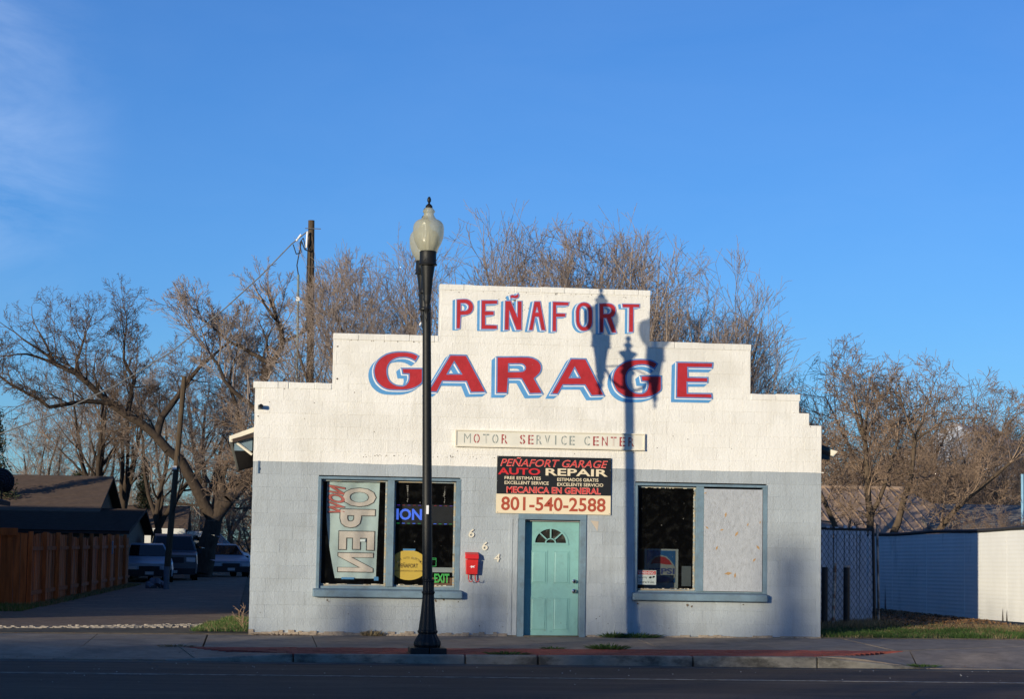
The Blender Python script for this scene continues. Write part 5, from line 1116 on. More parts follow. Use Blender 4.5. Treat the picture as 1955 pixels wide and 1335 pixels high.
# neighbour building whose roof corner and dish show at the left edge
TEALW = mat('faded teal stucco', (0.10, 0.26, 0.28), .8, .1, 3)
nb = thing('neighbor_building', 'single storey teal building cut off by the left edge, dark roof corner just showing', 'building', (-11, 12, -.2))
mb = MB(); mb.box(-20, -6.12, 4, 18, -.3, 2.2); part('wall', mb, TEALW, nb)
mb = MB(); e0, e1 = -5.68, -20.4
mb.hexa([(e0, 3.6, 2.10), (e0, 18.3, 2.10), (-9.5, 18.3, 3.3), (-9.5, 3.6, 3.3)][::-1], [(e0, 3.6, 2.2), (e0, 18.3, 2.2), (-9.5, 18.3, 3.42), (-9.5, 3.6, 3.42)][::-1])
mb.box(-20.4, -9.5, 3.6, 18.3, 3.3, 3.42); part('roof', mb, DSHINGLE, nb)
mb = MB(); mb.box(-20, -9.6, 4, 18.2, 2.2, 5.6); part('shade_storey', mb, TEALW, nb)  # upper block added out of view to shade the alley and fence
ds = thing('satellite_dish', 'dark satellite dish on the roof corner at the left edge', 'satellite dish', (-5.9, 17.5, 2.2))
mb = MB(); cdir = Vector((.45, .85, .28)).normalized(); ctr = Vector((-5.80, 17.4, 2.66)); a = cdir.orthogonal().normalized(); b = cdir.cross(a)
rings = []
for k in range(6):
    r_ = .29*k/5; rings.append([tuple(ctr+cdir*(r_*r_*1.1)+a*(r_*1.0*math.cos(6.283*i/24))+b*(r_*math.sin(6.283*i/24))) for i in range(24)])
for k in range(5):
    for i in range(24): j = (i+1) % 24; mb.quad(rings[k][i], rings[k][j], rings[k+1][j], rings[k+1][i])
o = part('reflector', mb, mat('dark dish', (0.022, .024, .035), .5, .1), ds, True); sm = o.modifiers.new('solid', 'SOLIDIFY'); sm.thickness = .012
mb = MB(); mb.tube(ctr, ctr+Vector((.02, .0, -.42)), .018, n=8); mb.tube(ctr, ctr+Vector((.25, .35, -.05)), .01, n=6); part('mast', mb, BLACKMETAL, ds)

# cedar fence: every picket its own piece
fn = thing('cedar_fence', 'orange stained cedar board fence running down the left side of the alley', 'fence', (-5.3, 17, -.3))
f0 = wloc(fn)
pmesh = {}
def picket(x, y, z0, h, ang, w=.138):
    key = random.randrange(4)
    if key not in pmesh:
        mb = MB(); mb.box(-.069, .069, -.009, .009, 0, 1); mb.v = [(a+random.uniform(-.002, .002), b, c) for a, b, c in mb.v]; pmesh[key] = mb.mesh('picket', CEDAR)
    o = link('picket', pmesh[key], fn, Vector((x, y, z0))-f0); o.rotation_euler = (random.uniform(-.006, .006), random.uniform(-.008, .008), ang+random.uniform(-.02, .02)); o.scale = (w/.138, 1, h)
x = -6.15
while x < -5.0: picket(x, 15.2+(x+6)*.05, gz(x, 15)-.02, 1.60+random.uniform(-.012, .012)+.05, .05); x += .142
A, B = Vector((-4.98, 15.6)), Vector((-4.12, 40)); L = (B-A).length; dd = (B-A)/L; ang = math.atan2(dd.y, dd.x)
n = int(L/.145)
for i in range(n):
    p = A+dd*(i*.145); e = .10*math.sin(i*.045) ; picket(p.x+random.uniform(-.008, .008)-.0, p.y, gz(p.x, p.y)-.02+.05*math.sin(i*.06), 1.62+random.uniform(-.02, .015)+(.02 if i % 24 < 3 else 0), ang)
    if i % 17 == 0:
        mb = MB(); z = gz(p.x, p.y); q = Vector((-dd.y, dd.x))*-.07+p; mb.box(q.x-.05, q.x+.05, q.y-.05, q.y+.05, z-.05, z+1.68); part('post', mb, CEDAR, fn)
mb = MB()
for zz in (1.25, .25):
    nrm = Vector((-dd.y, dd.x))*-.03
    P0, P1 = A+nrm, B+nrm; z0, z1 = gz(-4.9, 16)+zz, gz(-4.2, 38)+zz
    mb.hexa([(P0.x-.02, P0.y, z0), (P0.x+.02, P0.y, z0), (P1.x+.02, P1.y, z1), (P1.x-.02, P1.y, z1)], [(P0.x-.02, P0.y, z0+.09), (P0.x+.02, P0.y, z0+.09), (P1.x+.02, P1.y, z1+.09), (P1.x-.02, P1.y, z1+.09)])
part('rail', mb, CEDAR, fn)
mb = MB(); mb.box(-6.2, -5.15, 15.1, 15.14, 1.42, 1.58); part('cap_board', mb, CEDAR, fn)
mb = MB(); mb.box(-4.30, -4.26, 34, 34.05, .9, 1.3); mb.box(-4.17, -4.13, 38, 38.05, 1.0, 1.4); part('notice', mb, mat('blue grey notice', (.3, .36, .45), .6), fn)

# ------------------------------------------------------------------ vehicles
RUB = mat('tyre rubber', (0.015, .015, .015), .85, .1); RIM = mat('dull alloy rim', (.25, .25, .26), .4, .1, metal=.7); LAMPG = mat('head lamp lens', (.5, .52, .55), .12, .05, spec=.8)
def vehicle(name, label, loc, rot, col, st, wb=(1.0, 3.6), wr=.34, W_=.9, black=(0.03, .03, .032)):
    """st: stations along the length (y, z_sill, z_belt, z_roof, half width at belt, half width at roof)"""
    t = thing(name, label, 'car' if 'van' not in name else 'van', loc); t.rotation_euler[2] = rot
    paint = mat('paint '+name, col, .28, .04, 3, spec=.6)
    mb = MB(); n = len(st)
    ring = lambda s_: [(-s_[4]*.96, s_[0], s_[1]), (-s_[4], s_[0], (s_[1]+s_[2])/2), (-s_[4]*.97, s_[0], s_[2]), (-s_[5], s_[0], s_[3]), (s_[5], s_[0], s_[3]), (s_[4]*.97, s_[0], s_[2]), (s_[4], s_[0], (s_[1]+s_[2])/2), (s_[4]*.96, s_[0], s_[1])]
    R_ = [ring(s_) for s_ in st]
    for a, b in zip(R_[:-1], R_[1:]):
        for i in range(8): j = (i+1) % 8; mb.quad(a[i], b[i], b[j], a[j])
    mb.poly(R_[0]); mb.poly(R_[-1][::-1])
    o = link('body', mb.mesh('body', paint, True), t); bv = o.modifiers.new('bevel', 'BEVEL'); bv.width = .035; bv.segments = 2; bv.limit_method = 'ANGLE'; bv.angle_limit = rad(25)
    # glass: side panes and screens laid proud of the body
    for i, (a, b) in enumerate(zip(st[:-1], st[1:])):
        ha, hb = a[3]-a[2], b[3]-b[2]
        if max(ha, hb) < .2: continue
        if min(ha, hb) > .2:
            for s_ in (-1, 1):
                m2 = MB(); q = lambda s0, f: (s_*((s0[4]*.97)*(1-f)+s0[5]*f+.012), s0[0], s0[2]+(s0[3]-s0[2])*f)
                ya, yb_ = .08, -.08
                P_ = [q(a, .12), q(b, .12), q(b, .85), q(a, .85)]
                P_[0] = (P_[0][0], P_[0][1]+ya, P_[0][2]); P_[3] = (P_[3][0], P_[3][1]+ya, P_[3][2]); P_[1] = (P_[1][0], P_[1][1]+yb_, P_[1][2]); P_[2] = (P_[2][0], P_[2][1]+yb_, P_[2][2])
                m2.poly(P_ if s_ > 0 else P_[::-1]); link('side_window', m2.mesh('side_window', DGLASS), t)
        else:
            lo, hi = (a, b) if ha < hb else (b, a); f = lambda k, w: ((lo[5]*.92*(1-k)+hi[5]*.90*k)*w, lo[0]+(hi[0]-lo[0])*k+(-.012 if lo is a else .012), lo[3]+(hi[3]-lo[3])*k+.012)
            m2 = MB(); P_ = [f(.08, -1), f(.08, 1), f(.92, 1), f(.92, -1)]; m2.poly(P_ if lo is a else P_[::-1]); link('windscreen' if lo is a else 'rear_window', m2.mesh('windscreen', DGLASS), t)
    for y in wb:
        for s_ in (-1, 1):
            m2 = MB(); m2.tube((s_*(W_-.19), y, wr), (s_*(W_+.015), y, wr), wr, n=24); w = link('wheel', m2.mesh('wheel', RUB, True), t)
            m2 = MB(); m2.tube((s_*(W_-.02), y, wr), (s_*(W_+.022), y, wr), wr*.62, wr*.55, n=16); link('rim', m2.mesh('rim', RIM, True), w)
    y = st[0][0]; zb = st[0][2]
    for s_ in (-1, 1):
        m2 = MB(); x = s_*W_*.70; m2.box(x-.17, x+.17, y-.02, y+.06, zb-.24, zb-.07); o = link('headlight', m2.mesh('headlight', LAMPG), t); bv = o.modifiers.new('b', 'BEVEL'); bv.width = .02
        m2 = MB(); x = s_*(W_+.09); yy = wb[0]+.75; m2.box(x-.09, x+.09, yy, yy+.09, st[1][2]+.02, st[1][2]+.17); o = link('mirror', m2.mesh('mirror', mat('black trim', black, .6)), t)
    m2 = MB(); m2.box(-W_*.42, W_*.42, y-.015, y+.05, zb-.27, zb-.06); m2.box(-W_*.9, W_*.9, y-.06, y+.05, .25, .48); link('grille', m2.mesh('grille', mat('black trim', black, .6)), t)
    m2 = MB(); m2.box(-.15, .15, y-.075, y-.06, .3, .41); link('plate', m2.mesh('plate', mat('number plate', (.5, .5, .5), .5)), t)
    return t
SUVS = [(0, .32, .95, .98, .86, .82), (.25, .28, 1.02, 1.05, .9, .86), (1.25, .26, 1.08, 1.12, .92, .86), (1.9, .26, 1.08, 1.68, .92, .68), (2.4, .26, 1.08, 1.76, .92, .70), (3.9, .26, 1.08, 1.76, .92, .70), (4.5, .30, 1.06, 1.68, .90, .68), (4.75, .35, 1.02, 1.05, .86, .8)]
SED = [(0, .3, .66, .69, .8, .76), (.3, .24, .74, .78, .86, .82), (1.2, .22, .86, .9, .88, .80), (1.95, .22, .88, 1.36, .88, .60), (2.9, .22, .88, 1.40, .88, .60), (3.6, .22, .88, .98, .88, .74), (4.4, .26, .86, .9, .84, .78), (4.6, .32, .8, .83, .8, .76)]
VANS = [(0, .3, .80, .84, .9, .86), (.3, .26, 1.0, 1.04, .97, .92), (.95, .25, 1.14, 1.2, .98, .90), (1.9, .25, 1.14, 2.0, .98, .78), (2.6, .25, 1.14, 2.1, .98, .80), (5.0, .3, 1.14, 2.1, .98, .80)]
vehicle('utility_vehicle', 'dark tall utility vehicle parked facing the street at the end of the fence', (-2.95, 48.5, -.17), .05, (0.055, .065, .09), SUVS)
vehicle('parked_car', 'silver blue car squeezed between the fence end and the dark utility vehicle', (-3.62, 44.0, -.17), .10, (0.30, .36, .45), SED, (.85, 3.5), .31, .86)
vehicle('white_van', 'white sloping nosed van parked behind the forked tree trunk', (-.55, 75, -.3), 1.0, (0.75, .75, .73), VANS, (.95, 4.1), .34, .95)
vehicle('parked_car', 'low dark blue car in front of the white van', (-.92, 57.5, -.17), .2, (0.012, .016, .03), SED, (.85, 3.5), .31, .86)
mb = MB(); mb.tube((-2.6, 33.5, -.3), (-2.6, 33.5, .55), .09, n=12)
single('short_bollard', mb, mat('grey blue post', (.10, .12, .15), .6, .2), 'short grey post in front of the silver blue car', 'post', (-2.6, 33.5, -.3))
mb = MB(); rr = random.Random(2)
for k in range(9):
    a = Vector((-2.95+rr.uniform(-.25, .25), 35+rr.uniform(-.3, .3), -.2+rr.uniform(0, .18))); mb.tube(a, a+Vector((rr.uniform(-.2, .2), .1, rr.uniform(.02, .2))), rr.uniform(.08, .15), rr.uniform(.05, .1), 7)
single('scrap_heap', mb, mat('grey scrap bags', (.12, .13, .16), .6, .3, 6), 'low heap of grey bags beside the short post at the fence end', 'rubbish', (-2.95, 35, -.3))

# ------------------------------------------------------------------ right side: gate, posts, white fence, tan shed
gt = thing('slatted_gate', 'chain link gate filled with grey blue privacy slats beside the garage', 'gate', (10.2, 4.7, 0))
SLT = mat('grey blue privacy slat', (0.50, 0.56, 0.64), .55, .12, 6, rnd=.05)
GX0, GX1, GYY = 9.15, 11.26, 4.7
i = 0; x = GX0+.03; g0 = wloc(gt)
sm_ = MB(); sm_.box(-.023, .023, -.003, .003, 0, 1.72); smesh = sm_.mesh('slat', SLT)
while x < GX1-.04:
    o = link('slat', smesh, gt, Vector((x, GYY, .05+random.uniform(-.012, .02)))-g0); o.rotation_euler = (0, random.uniform(-.01, .012)+(.02*max(0, x-10.9)), random.uniform(-.05, .05)); x += .0485
mb = MB(); stp = .085; h0, h1 = .05, 1.78
x = GX0-1.8
while x < GX1:
    for s_ in (1, -1):
        a0 = x if s_ > 0 else x+1.73; a = [a0, h0]; b = [a0+s_*1.73*.62, h1]
        # clip to gate width
        def cl(p, q, lim0, lim1):
            p, q = list(p), list(q)
            for _ in (0, 1):
                for u, v in ((p, q), (q, p)):
                    for L_ in (lim0, lim1):
                        if (u[0] < lim0 and L_ == lim0 and v[0] > lim0) or (u[0] > lim1 and L_ == lim1 and v[0] < lim1):
                            t = (L_-u[0])/(v[0]-u[0]); u[1] = u[1]+(v[1]-u[1])*t; u[0] = L_
            return p, q
        p, q = cl(a, b, GX0, GX1)
        if GX0-.001 <= p[0] <= GX1+.001 and GX0-.001 <= q[0] <= GX1+.001 and abs(p[1]-q[1]) > .01: mb.tube((p[0], GYY-.008-.004*(s_ > 0), p[1]), (q[0], GYY-.008-.004*(s_ > 0), q[1]), .0036, n=3, caps=False)
    x += stp
part('wire_mesh', mb, mat('dull wire', (.07, .075, .08), .6), gt, kind='stuff')
PIPE = mat('dark weathered pipe', (.035, .035, .036), .6, .3, 10)
mb = MB(); mb.tube((GX0, GYY, 1.80), (GX1, GYY, 1.78), .024, n=10); mb.tube((GX0, GYY, .03), (GX1, GYY, .03), .02, n=8); part('rail', mb, PIPE, gt, True)
mb = MB(); mb.tube((GX1+.03, GYY, -.05), (GX1-.01, GYY, 1.82), .028, n=10); part('upright', mb, PIPE, gt, True)
mb = MB(); rr = random.Random(6)
for k in range(7): q = 9.9+k*.16; mb.box(q, q+.06, GYY-.02, GYY+.02, 1.80, 1.80+rr.uniform(.02, .07))
part('slat_ends', mb, SLT, gt, kind='stuff')
mb = MB(); mb.tube((11.32, 4.55, -.05), (11.27, 4.5, 1.88), .022, n=10); single('leaning_pipe', mb, mat('rusty white pipe', (.35, .33, .3), .7, .3, 8, dirt=(.06, .05, .045), dscale=4, dthr=(.45, .55), damt=.95), 'thin pale and dark pipe standing at the free end of the gate', 'pipe', (11.3, 4.5, 0), True)
RW = mat('rusty white paint', (.52, .48, .42), .7, .2, 8, dirt=(.2, .08, .03), dscale=7, dthr=(.45, .6), damt=.9)
mb = MB(); mb.tube((10.375, 4.2, -.05), (10.41, 4.2, 1.17), .028, n=12); single('thin_post', mb, RW, 'thin rusty white pipe post in front of the gate', 'post', (10.38, 4.2, 0), True)
bo = thing('bollard', 'dark capped pipe bollard right of the rusty white post', 'bollard', (10.62, 4.2, 0))
mb = MB(); mb.tube((10.625, 4.2, -.05), (10.625, 4.2, 1.09), .058, n=16); part('pipe', mb, PIPE, bo, True)
mb = MB(); mb.tube((10.625, 4.2, 1.09), (10.625, 4.2, 1.13), .064, .05, n=16); part('cap', mb, RW, bo, True)
mb = MB(); mb.tube((10.235, 4.25, -.05), (10.235, 4.25, 1.09), .055, n=16); single('black_post', mb, PIPE, 'thick black post against the garage corner behind the gate posts', 'post', (10.235, 4.25, 0), True)
wf = thing('white_panel_fence', 'long pale corrugated panel fence with a dark top pipe, half in shadow', 'fence', (14, 6, .15))
PNL = mat('off white panel', (.82, .82, .79), .65, .06, 2, .3, 30, dirt=(.12, .11, .09), dscale=1.3, dthr=(.6, .8), damt=.6, stretch=(1, 1, .35))
F0, F1 = Vector((13.37, 1.2)), Vector((13.12, 12.2)); L = (F1-F0).length; dd = (F1-F0)/L; nn_ = Vector((dd.y, -dd.x))*-1
def fp(s, z, o=0.0): p = F0+dd*s+nn_*o; return (p.x, p.y, z)
def ftop(s): return 1.815-.0105*s
sb = [0, 2.2, 4.4, 6.6, 8.8, L]
for a, b in zip(sb[:-1], sb[1:]):
    mb = MB(); nz_ = 22; za, zb_ = .215-.009*a, .215-.009*b
    prev = None
    for k in range(nz_*2+1):
        t = k/(nz_*2); o = .003 if k % 2 else 0.0
        cur = (fp(a+.01, za+(ftop(a)-za)*t, o), fp(b-.01, zb_+(ftop(b)-zb_)*t, o))
        if prev: mb.quad(prev[1], prev[0], cur[0], cur[1])
        prev = cur
    o_ = part('panel', mb, PNL, wf); sm = o_.modifiers.new('s', 'SOLIDIFY'); sm.thickness = .01
mb = MB(); mb.path([fp(s_, ftop(s_)+.03+.012*math.sin(s_*1.3), 0) for s_ in np.linspace(-.1, L, 14)], .035, 10); part('top_rail', mb, PIPE, wf, True)
mb = MB()
for s_ in sb: mb.tube(fp(s_, 0, -.06), fp(s_, ftop(s_), -.06), .03, n=8)
part('posts', mb, PIPE, wf)
mb = MB()
for s_, h in ((2.35, .24), (2.15, .20), (9.2, .55)):
    for o_ in (-.014, .014): mb.poly([fp(s_, .19, o_), fp(s_+.07, .19, o_), fp(s_+.04, .19+h, o_)])
part('stain', mb, mat('dark rot stain', (.10, .08, .06), .9), wf, kind='stuff')
sh = thing('long_shed', 'long shed with a sunlit tan ribbed metal roof behind the white fence', 'shed', (15, 27, 0))
TAN = mat('tan metal roofing', (.36, .26, .19), .6, .12, 3, .1, 20, dirt=(.2, .14, .10), dscale=2, dthr=(.5, .7), damt=.5)
mb = MB(); mb.box(9.6, 18.9, 22.6, 31, -.1, 1.75); part('wall', mb, HW, sh)
mb = MB(); mb.quad((9, 22.2, 1.82), (19.6, 22.2, 1.82), (18.2, 26, 3.15), (9, 26, 3.15)); mb.quad((19.6, 22.2, 1.82), (19.6, 31, 1.82), (18.2, 26.5, 3.15), (18.2, 26, 3.15)); mb.quad((9, 26, 3.15), (18.2, 26.5, 3.15), (19.6, 31, 1.82), (9, 31, 1.82))
part('roof', mb, TAN, sh)
for k in range(33):
    x = 9.2+k*.305; y1 = 26 if x < 18.2 else 26-(x-18.2)*2.7
    if y1 < 22.6: break
    f = (y1-22.2)/3.8; mb = MB(); z = lambda y: 1.82+(y-22.2)/3.8*1.33
    mb.hexa([(x-.02, 22.2, z(22.2)), (x+.02, 22.2, z(22.2)), (x+.02, y1, z(y1)), (x-.02, y1, z(y1))], [(x-.012, 22.2, z(22.2)+.035), (x+.012, 22.2, z(22.2)+.035), (x+.012, y1, z(y1)+.035), (x-.012, y1, z(y1)+.035)])
    part('roof_rib', mb, TAN, sh)
mb = MB(); mb.tube((9, 26, 3.17), (18.2, 26, 3.17), .05, n=6); part('ridge_cap', mb, TAN, sh)
h5 = house('far_shed', 'low grey roofed shed at the right edge beyond the white fence', 17.9, 27, 21.5, 30, 1.85, 2.75, HW, mat('grey felt roof', (.20, .185, .17), .9, .2, 4))
mb = MB(); mb.tube((19.53, 20, .0), (19.53, 20, 3.42), .04, n=10); single('blue_pole', mb, mat('pale blue pole', (.22, .42, .6), .5), 'slim pale blue pole at the right edge of the photo', 'pole', (19.53, 20, 0), True)

# ------------------------------------------------------------------ mountains far off
mb = MB(); rr = random.Random(12); N = 90; X0, X1 = 1500, 6500
def mh(u, v): return (300+260*sstep(.05, .4, u)+55*math.sin(u*31)+30*math.sin(u*77+1)+18*math.sin(u*160))*(v**.8)+14*math.sin(u*90+v*20)*v
for j in range(13):
    for i in range(N+1):
        u, v = i/N, j/12; mb.v.append((X0+(X1-X0)*u, 7000+v*1500+60*math.sin(u*50+v*5), -20+mh(u, v)+rr.uniform(-6, 6)*v))
for j in range(12):
    for i in range(N): k = j*(N+1)+i; mb.f.append((k, k+1, k+N+2, k+N+1)); mb.m.append(0)
struct('mountain', mb, mat('snow streaked hillside', (.22, .22, .24), .9, .2, .004, col2=(.62, .64, .68), thr=(.45, .55)), True)

# ------------------------------------------------------------------ grass, weeds, litter
def blades(name, spots, m, kind='stuff', seed=1, label=None, cat=None):
    r_ = random.Random(seed); V = []; F = []
    for (x, y, z, h, w) in spots:
        a = r_.uniform(0, 6.283); c, s_ = math.cos(a)*w, math.sin(a)*w; lx_, ly_ = r_.gauss(0, .35)*h, r_.gauss(0, .35)*h
        i0 = len(V); V += [(x-c, y-s_, z), (x+c, y+s_, z), (x+lx_*.5+c*.6, y+ly_*.5+s_*.6, z+h*.6), (x+lx_, y+ly_, z+h)]; F += [(i0, i0+1, i0+2), (i0, i0+2, i0+3)]
    me = bpy.data.meshes.new(name); me.from_pydata(V, [], F); me.materials.append(m); o = link(name, me)
    if kind: o['kind'] = kind
    if label: o['label'] = label; o['category'] = cat
    return o
r_ = random.Random(77)
from mathutils import noise as mno
def nz2(x, y, s=1.0): return mno.noise(Vector((x*s, y*s, 3.1)))
sp = []; sp2 = []
for k in range(52000):
    x, y = r_.uniform(9.08, 15.2), r_.uniform(.0, 3.6)
    lim = 2.3-.05*(x-9)+.5*nz2(x, 0, .8)
    if y > lim+.6: continue
    dens = nz2(x, y, 1.6)+.32-(.5 if y > lim-.3 else 0)-(.25 if x > 12 and y > 1.2 else 0)
    z = gz(x, y)
    if r_.random() < .30+dens*1.1: sp.append((x, y, z, r_.uniform(.03, .095)*(1+.5*nz2(x, y, 4)), .004))
    elif r_.random() < .55: sp2.append((x, y, z, r_.uniform(.02, .07), .004))
for k in range(16000):
    x, y = r_.uniform(-.95, -.02), r_.uniform(.25, 6.5)
    if x < -.95+.09*y+.12*nz2(y, 1, 1): continue
    if y < 1.3+(-x)*.5 and r_.random() < .3: continue
    (sp if r_.random() < .8 else sp2).append((x, y, gz(x, y)+.02, r_.uniform(.02, .085)*(1+.6*nz2(x, y, 3)), .005))
for k in range(9000):
    x, y = r_.uniform(-7.5, -4.6), r_.uniform(11, 15.0); (sp if r_.random() < .75 else sp2).append((x, y, gz(x, y)+.02, r_.uniform(.04, .13), .006))
for k in range(7000):
    y = r_.uniform(15, 40); x = -4.98+(y-15.6)*.035+r_.uniform(.02, .45); (sp if r_.random() < .35 else sp2).append((x, y, gz(x, y)+.02, r_.uniform(.02, .10), .007))
for k in range(5000):
    x, y = r_.uniform(9.3, 11.3), r_.uniform(3.0, 4.9); sp2.append((x, y, gz(x, y), r_.uniform(.03, .14), .005))
blades('grass', sp, GRASS, seed=5); blades('dead_grass', sp2, STRAW, seed=6)
# leaf and bark litter on the bare yard
V = []; F = []
for k in range(9000):
    x, y = r_.uniform(10.5, 13.2), r_.uniform(.4, 11); 
    if y < 1.2 and r_.random() < .6: continue
    z = gz(x, y)+.012; s_ = r_.uniform(.012, .035); n_ = Vector((r_.gauss(0, .5), r_.gauss(0, .5), 1)).normalized(); u = n_.orthogonal().normalized(); a = r_.uniform(0, 6.28); u = (Matrix.Rotation(a, 3, n_) @ u); w = n_.cross(u)*.55
    i0 = len(V); c = Vector((x, y, z+s_*.4)); V += [tuple(c-u*s_), tuple(c+w*s_), tuple(c+u*s_), tuple(c-w*s_)]; F.append((i0, i0+1, i0+2, i0+3))
for k in range(1500):
    x, y = r_.uniform(-9, 19), r_.choice((r_.gauss(-4.62, .12), r_.gauss(-.12, .06), r_.gauss(-4.3, .08)))
    if -.2 < y and 4.15 < x < 5.3: continue
    z = (ROAD_Z if y < -4.45 else (walkz(x, y) if -.9 < x < 9.3 else apz(x, y)))+.008; s_ = r_.uniform(.008, .022); a = r_.uniform(0, 6.28); u = Vector((math.cos(a), math.sin(a), r_.uniform(-.3, .5)))*s_; w = Vector((-math.sin(a), math.cos(a), .1))*s_*.6; c = Vector((x, y, z+s_*.4))
    i0 = len(V); V += [tuple(c-u), tuple(c+w), tuple(c+u), tuple(c-w)]; F.append((i0, i0+1, i0+2, i0+3))
me = bpy.data.meshes.new('leaf_litter'); me.from_pydata(V, [], F); me.materials.append(LEAF); link('leaf_litter', me)['kind'] = 'stuff'
# pale grit and pebbles on the road edge
mb = MB()
for k in range(150):
    x, y = r_.uniform(-8, 18), r_.choice((r_.uniform(-7.2, -4.9), r_.gauss(-5.2, .3), r_.uniform(-11, -5))); s_ = r_.uniform(.003, .010)
    if y > -4.6: continue
    z = ROAD_Z; mb.hexa([(x-s_, y-s_, z), (x+s_, y-s_*.8, z), (x+s_*.9, y+s_, z), (x-s_*.8, y+s_, z)], [(x-s_*.5, y-s_*.5, z+s_), (x+s_*.6, y-s_*.4, z+s_*.8), (x+s_*.4, y+s_*.5, z+s_), (x-s_*.5, y+s_*.4, z+s_*.9)])
struct('road_grit', mb, mat('pale grit', (.45, .43, .40), .8, .3, 30), kind='stuff')
# cracks and tar seams in the street and walk
def crack(x, y, ang, L, z, w, seed, name):
    q = random.Random(seed); mb = MB(); a = ang; px, py = x, y; st = .12
    for k in range(int(L/st)):
        a += q.gauss(0, .25); a += (ang-a)*.2; nx_, ny_ = px+st*math.cos(a), py+st*math.sin(a); ww = w*q.uniform(.5, 1.3); cx_, cy_ = -math.sin(a)*ww, math.cos(a)*ww
        mb.quad((px-cx_, py-cy_, z), (nx_-cx_, ny_-cy_, z), (nx_+cx_, ny_+cy_, z), (px+cx_, py+cy_, z)); px, py = nx_, ny_
    return mb
mb = MB()
for sd, (x, y, a, L_) in enumerate(((-6, -8.6, .1, 7), (1.5, -9.4, -.15, 6), (6.0, -6.3, .3, 3), (9, -8.8, .05, 8), (-3, -5.6, -.1, 4), (3.5, -5.9, 1.2, 1.4), (12, -5.8, -.2, 4), (0, -11, .05, 9), (-1, -6.4, 1.4, 1.6), (7.5, -10.5, 1.5, 1.8))):
    c = crack(x, y, a, L_, ROAD_Z+.0025, .016, sd, 'crack'); n = len(mb.v); mb.v += c.v; mb.f += [tuple(n+i for i in f) for f in c.f]; mb.m += c.m
struct('road_cracks', mb, mat('tar seam', (.018, .017, .017), .7, .2), kind='stuff')
# weeds growing from the joints, each a tuft
def weed(x, y, z, rad_, h, label, n=160, m=GRASS, seed=1):
    rr2 = random.Random(seed); V = []; F = []
    for k in range(n):
        a = rr2.uniform(0, 6.283); q = rad_*math.sqrt(rr2.random()); px, py = q*math.cos(a)*1.6, q*math.sin(a)*.7; hh = h*rr2.uniform(.4, 1)*(1-.5*q/rad_)
        b = rr2.uniform(0, 6.283); c, s_ = .005*math.cos(b), .005*math.sin(b); i0 = len(V); tx, ty = px*1.5+rr2.gauss(0, .25)*h, py*1.5+rr2.gauss(0, .25)*h
        V += [(px-c, py-s_, 0), (px+c, py+s_, 0), ((px+tx)/2+c*1.6, (py+ty)/2+s_*1.6, hh*.6), (tx, ty, hh), ((px+tx)/2-c*1.6, (py+ty)/2-s_*1.6, hh*.6)]; F.append((i0, i0+1, i0+2, i0+3, i0+4))
    me = bpy.data.meshes.new('weed'); me.from_pydata(V, [], F); me.materials.append(m); o = link('weed_tuft', me, None, (x, y, z)); o['label'] = label; o['category'] = 'weed'; o['group'] = 'weeds in the pavement joints'
weed(6.05, -.10, walkz(6, -.1), .22, .12, 'green weed tuft at the wall foot right of the door', 260, seed=3)
weed(5.70, -.09, walkz(5.7, -.1), .12, .13, 'small weed clump at the wall foot nearest the door', 150, seed=4)
weed(5.15, -2.98, walkz(5.1, -3), .16, .12, 'green weed tuft on the edge of the brick strip, nearer the door side', 240, seed=5)
weed(4.35, -2.98, walkz(4.3, -3), .10, .05, 'flat little weed on the brick edge below the door', 90, seed=6)
weed(3.55, -4.28, walkz(3.5, -4.3), .16, .08, 'low weed on the kerb right of the lamp base', 180, seed=7)
weed(1.92, -.08, walkz(1.9, -.1), .10, .14, 'dry weed in the pavement joint at the wall foot left of the lamp', 110, STRAW, seed=8)
weed(9.35, -4.35, ROAD_Z+.03, .16, .06, 'low weed where the right end of the kerb sinks', 150, seed=9)
weed(0.45, -.07, walkz(.4, -.1), .2, .05, 'dark flat weed along the left wall foot', 120, DARKTWIG, seed=10)
weed(-1.0, -2.96, apz(-1, -2.96), .14, .05, 'brown weed at the left point of the brick strip', 110, STRAW, seed=11)
g = Grow(33)
for k in range(5): g.branch((0, 0, 0), (random.uniform(-.5, .1), random.uniform(-.3, .3), 1), random.uniform(.28, .45), .007, 3, dict(SPREAD, rmin=.003, tap=.6))
SH = segmesh('stems', g.c+g.t, mat('pale dry stem', (.35, .23, .15), .8), 3)
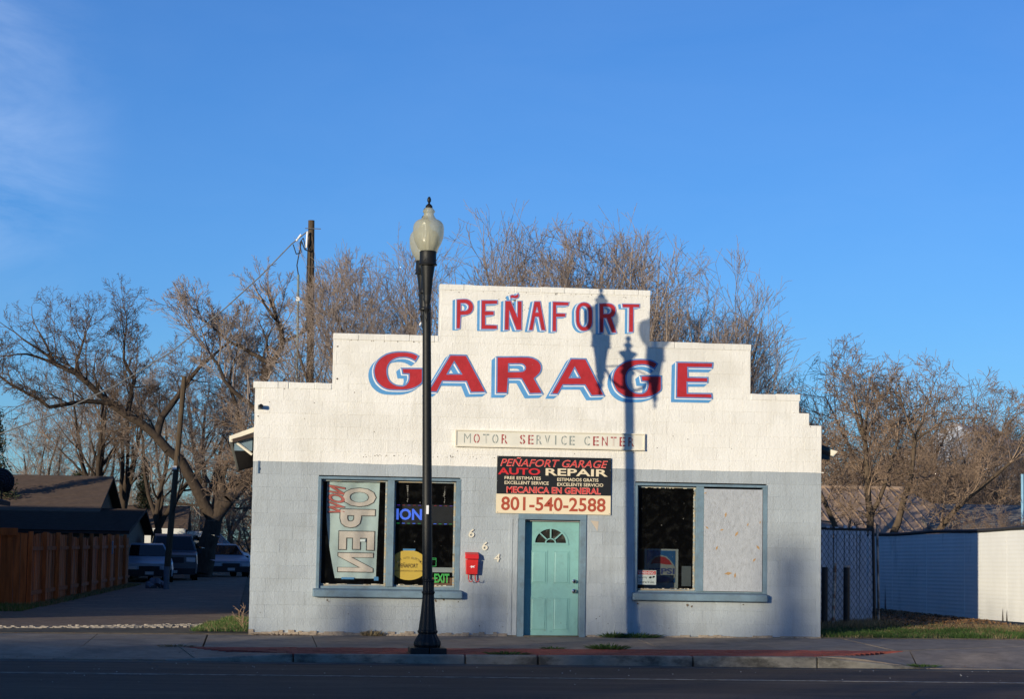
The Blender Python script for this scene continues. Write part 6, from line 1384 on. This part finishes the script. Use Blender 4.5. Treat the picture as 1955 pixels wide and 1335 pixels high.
o = link('dry_shrub', SH, None, (-.08, .9, -.02)); o['label'] = 'small dry leafless shrub at the left corner of the garage'; o['category'] = 'shrub'

# ------------------------------------------------------------------ across the street, behind the camera: what casts the long shade
op = thing('opposite_building', 'long plain building on the far side of the street, never in view', 'building', (-40, -58, 0))
mb = MB(); mb.box(-95, -41, -66, -52, -.3, 8.8); mb.box(-41, -34, -65, -53, -.3, 7.4); part('wall', mb, HW, op)
mb = MB(); mb.box(-34, 60, -66, -52, -.3, 4.2); part('low_wing', mb, mat('opposite brick', (.18, .09, .07), .9, .2, 4), op)
GO = 'bare trees across the street'
def topz(ms): return max(v.co.z for v in ms[1].vertices)
TZ = {id(m): topz(m) for m in (mA, mB_, mC_, md)}
for k, (ms, x, y, rot, H_) in enumerate(((md, -42.0, -47, 0, 9.0), (mC_, -39, -47, 1, 9.5), (md, -36.6, -47, 2, 9.7), (md, -32.6, -46, 3, 9.75), (md, -29.8, -47, 1.2, 9.2), (md, -26.5, -47, 4, 7.4), (mC_, -47, -47, 5, 9.0), (md, -51, -47, .5, 8.8), (mC_, -20.5, -46, 2.5, 6.0), (mC_, -14, -47, 1.5, 5.6), (md, -56, -46, .2, 9.0), (mC_, -9, -47, 3.3, 5.5))):
    plant(None, 'bare_tree', 'bare tree on the far side of the street', 'tree', (x, y, -.2), rot=rot, scale=(H_+.2)/TZ[id(ms)], meshes=ms, group=GO)
for sd, (x, H_, r_c, lb) in enumerate(((-32.3, 9.9, 1.5, 'tallest unseen evergreen added for shade across the street'), (-34.6, 9.05, 1.3, 'unseen evergreen added for shade left of the tallest one'), (-37.2, 9.2, 1.2, 'slim unseen evergreen added for shade in the middle of the row'), (-39.2, 9.1, 1.4, 'unseen evergreen added for shade at the far end of the row'))):
    conifer(50+sd, H_+.2, r_c, 'conifer', lb, (x, -47, -.2))  # out of view, added to cast soft clumps of shade on the wall
hh = house('unseen_shade_house', 'unseen gabled house added on the left to shade the alley', -27, -11, 20, 42, 3.4, 5.6, HW, DSHINGLE)  # added outside the view to keep fence and alley in shade
print('done build', len(bpy.data.objects))
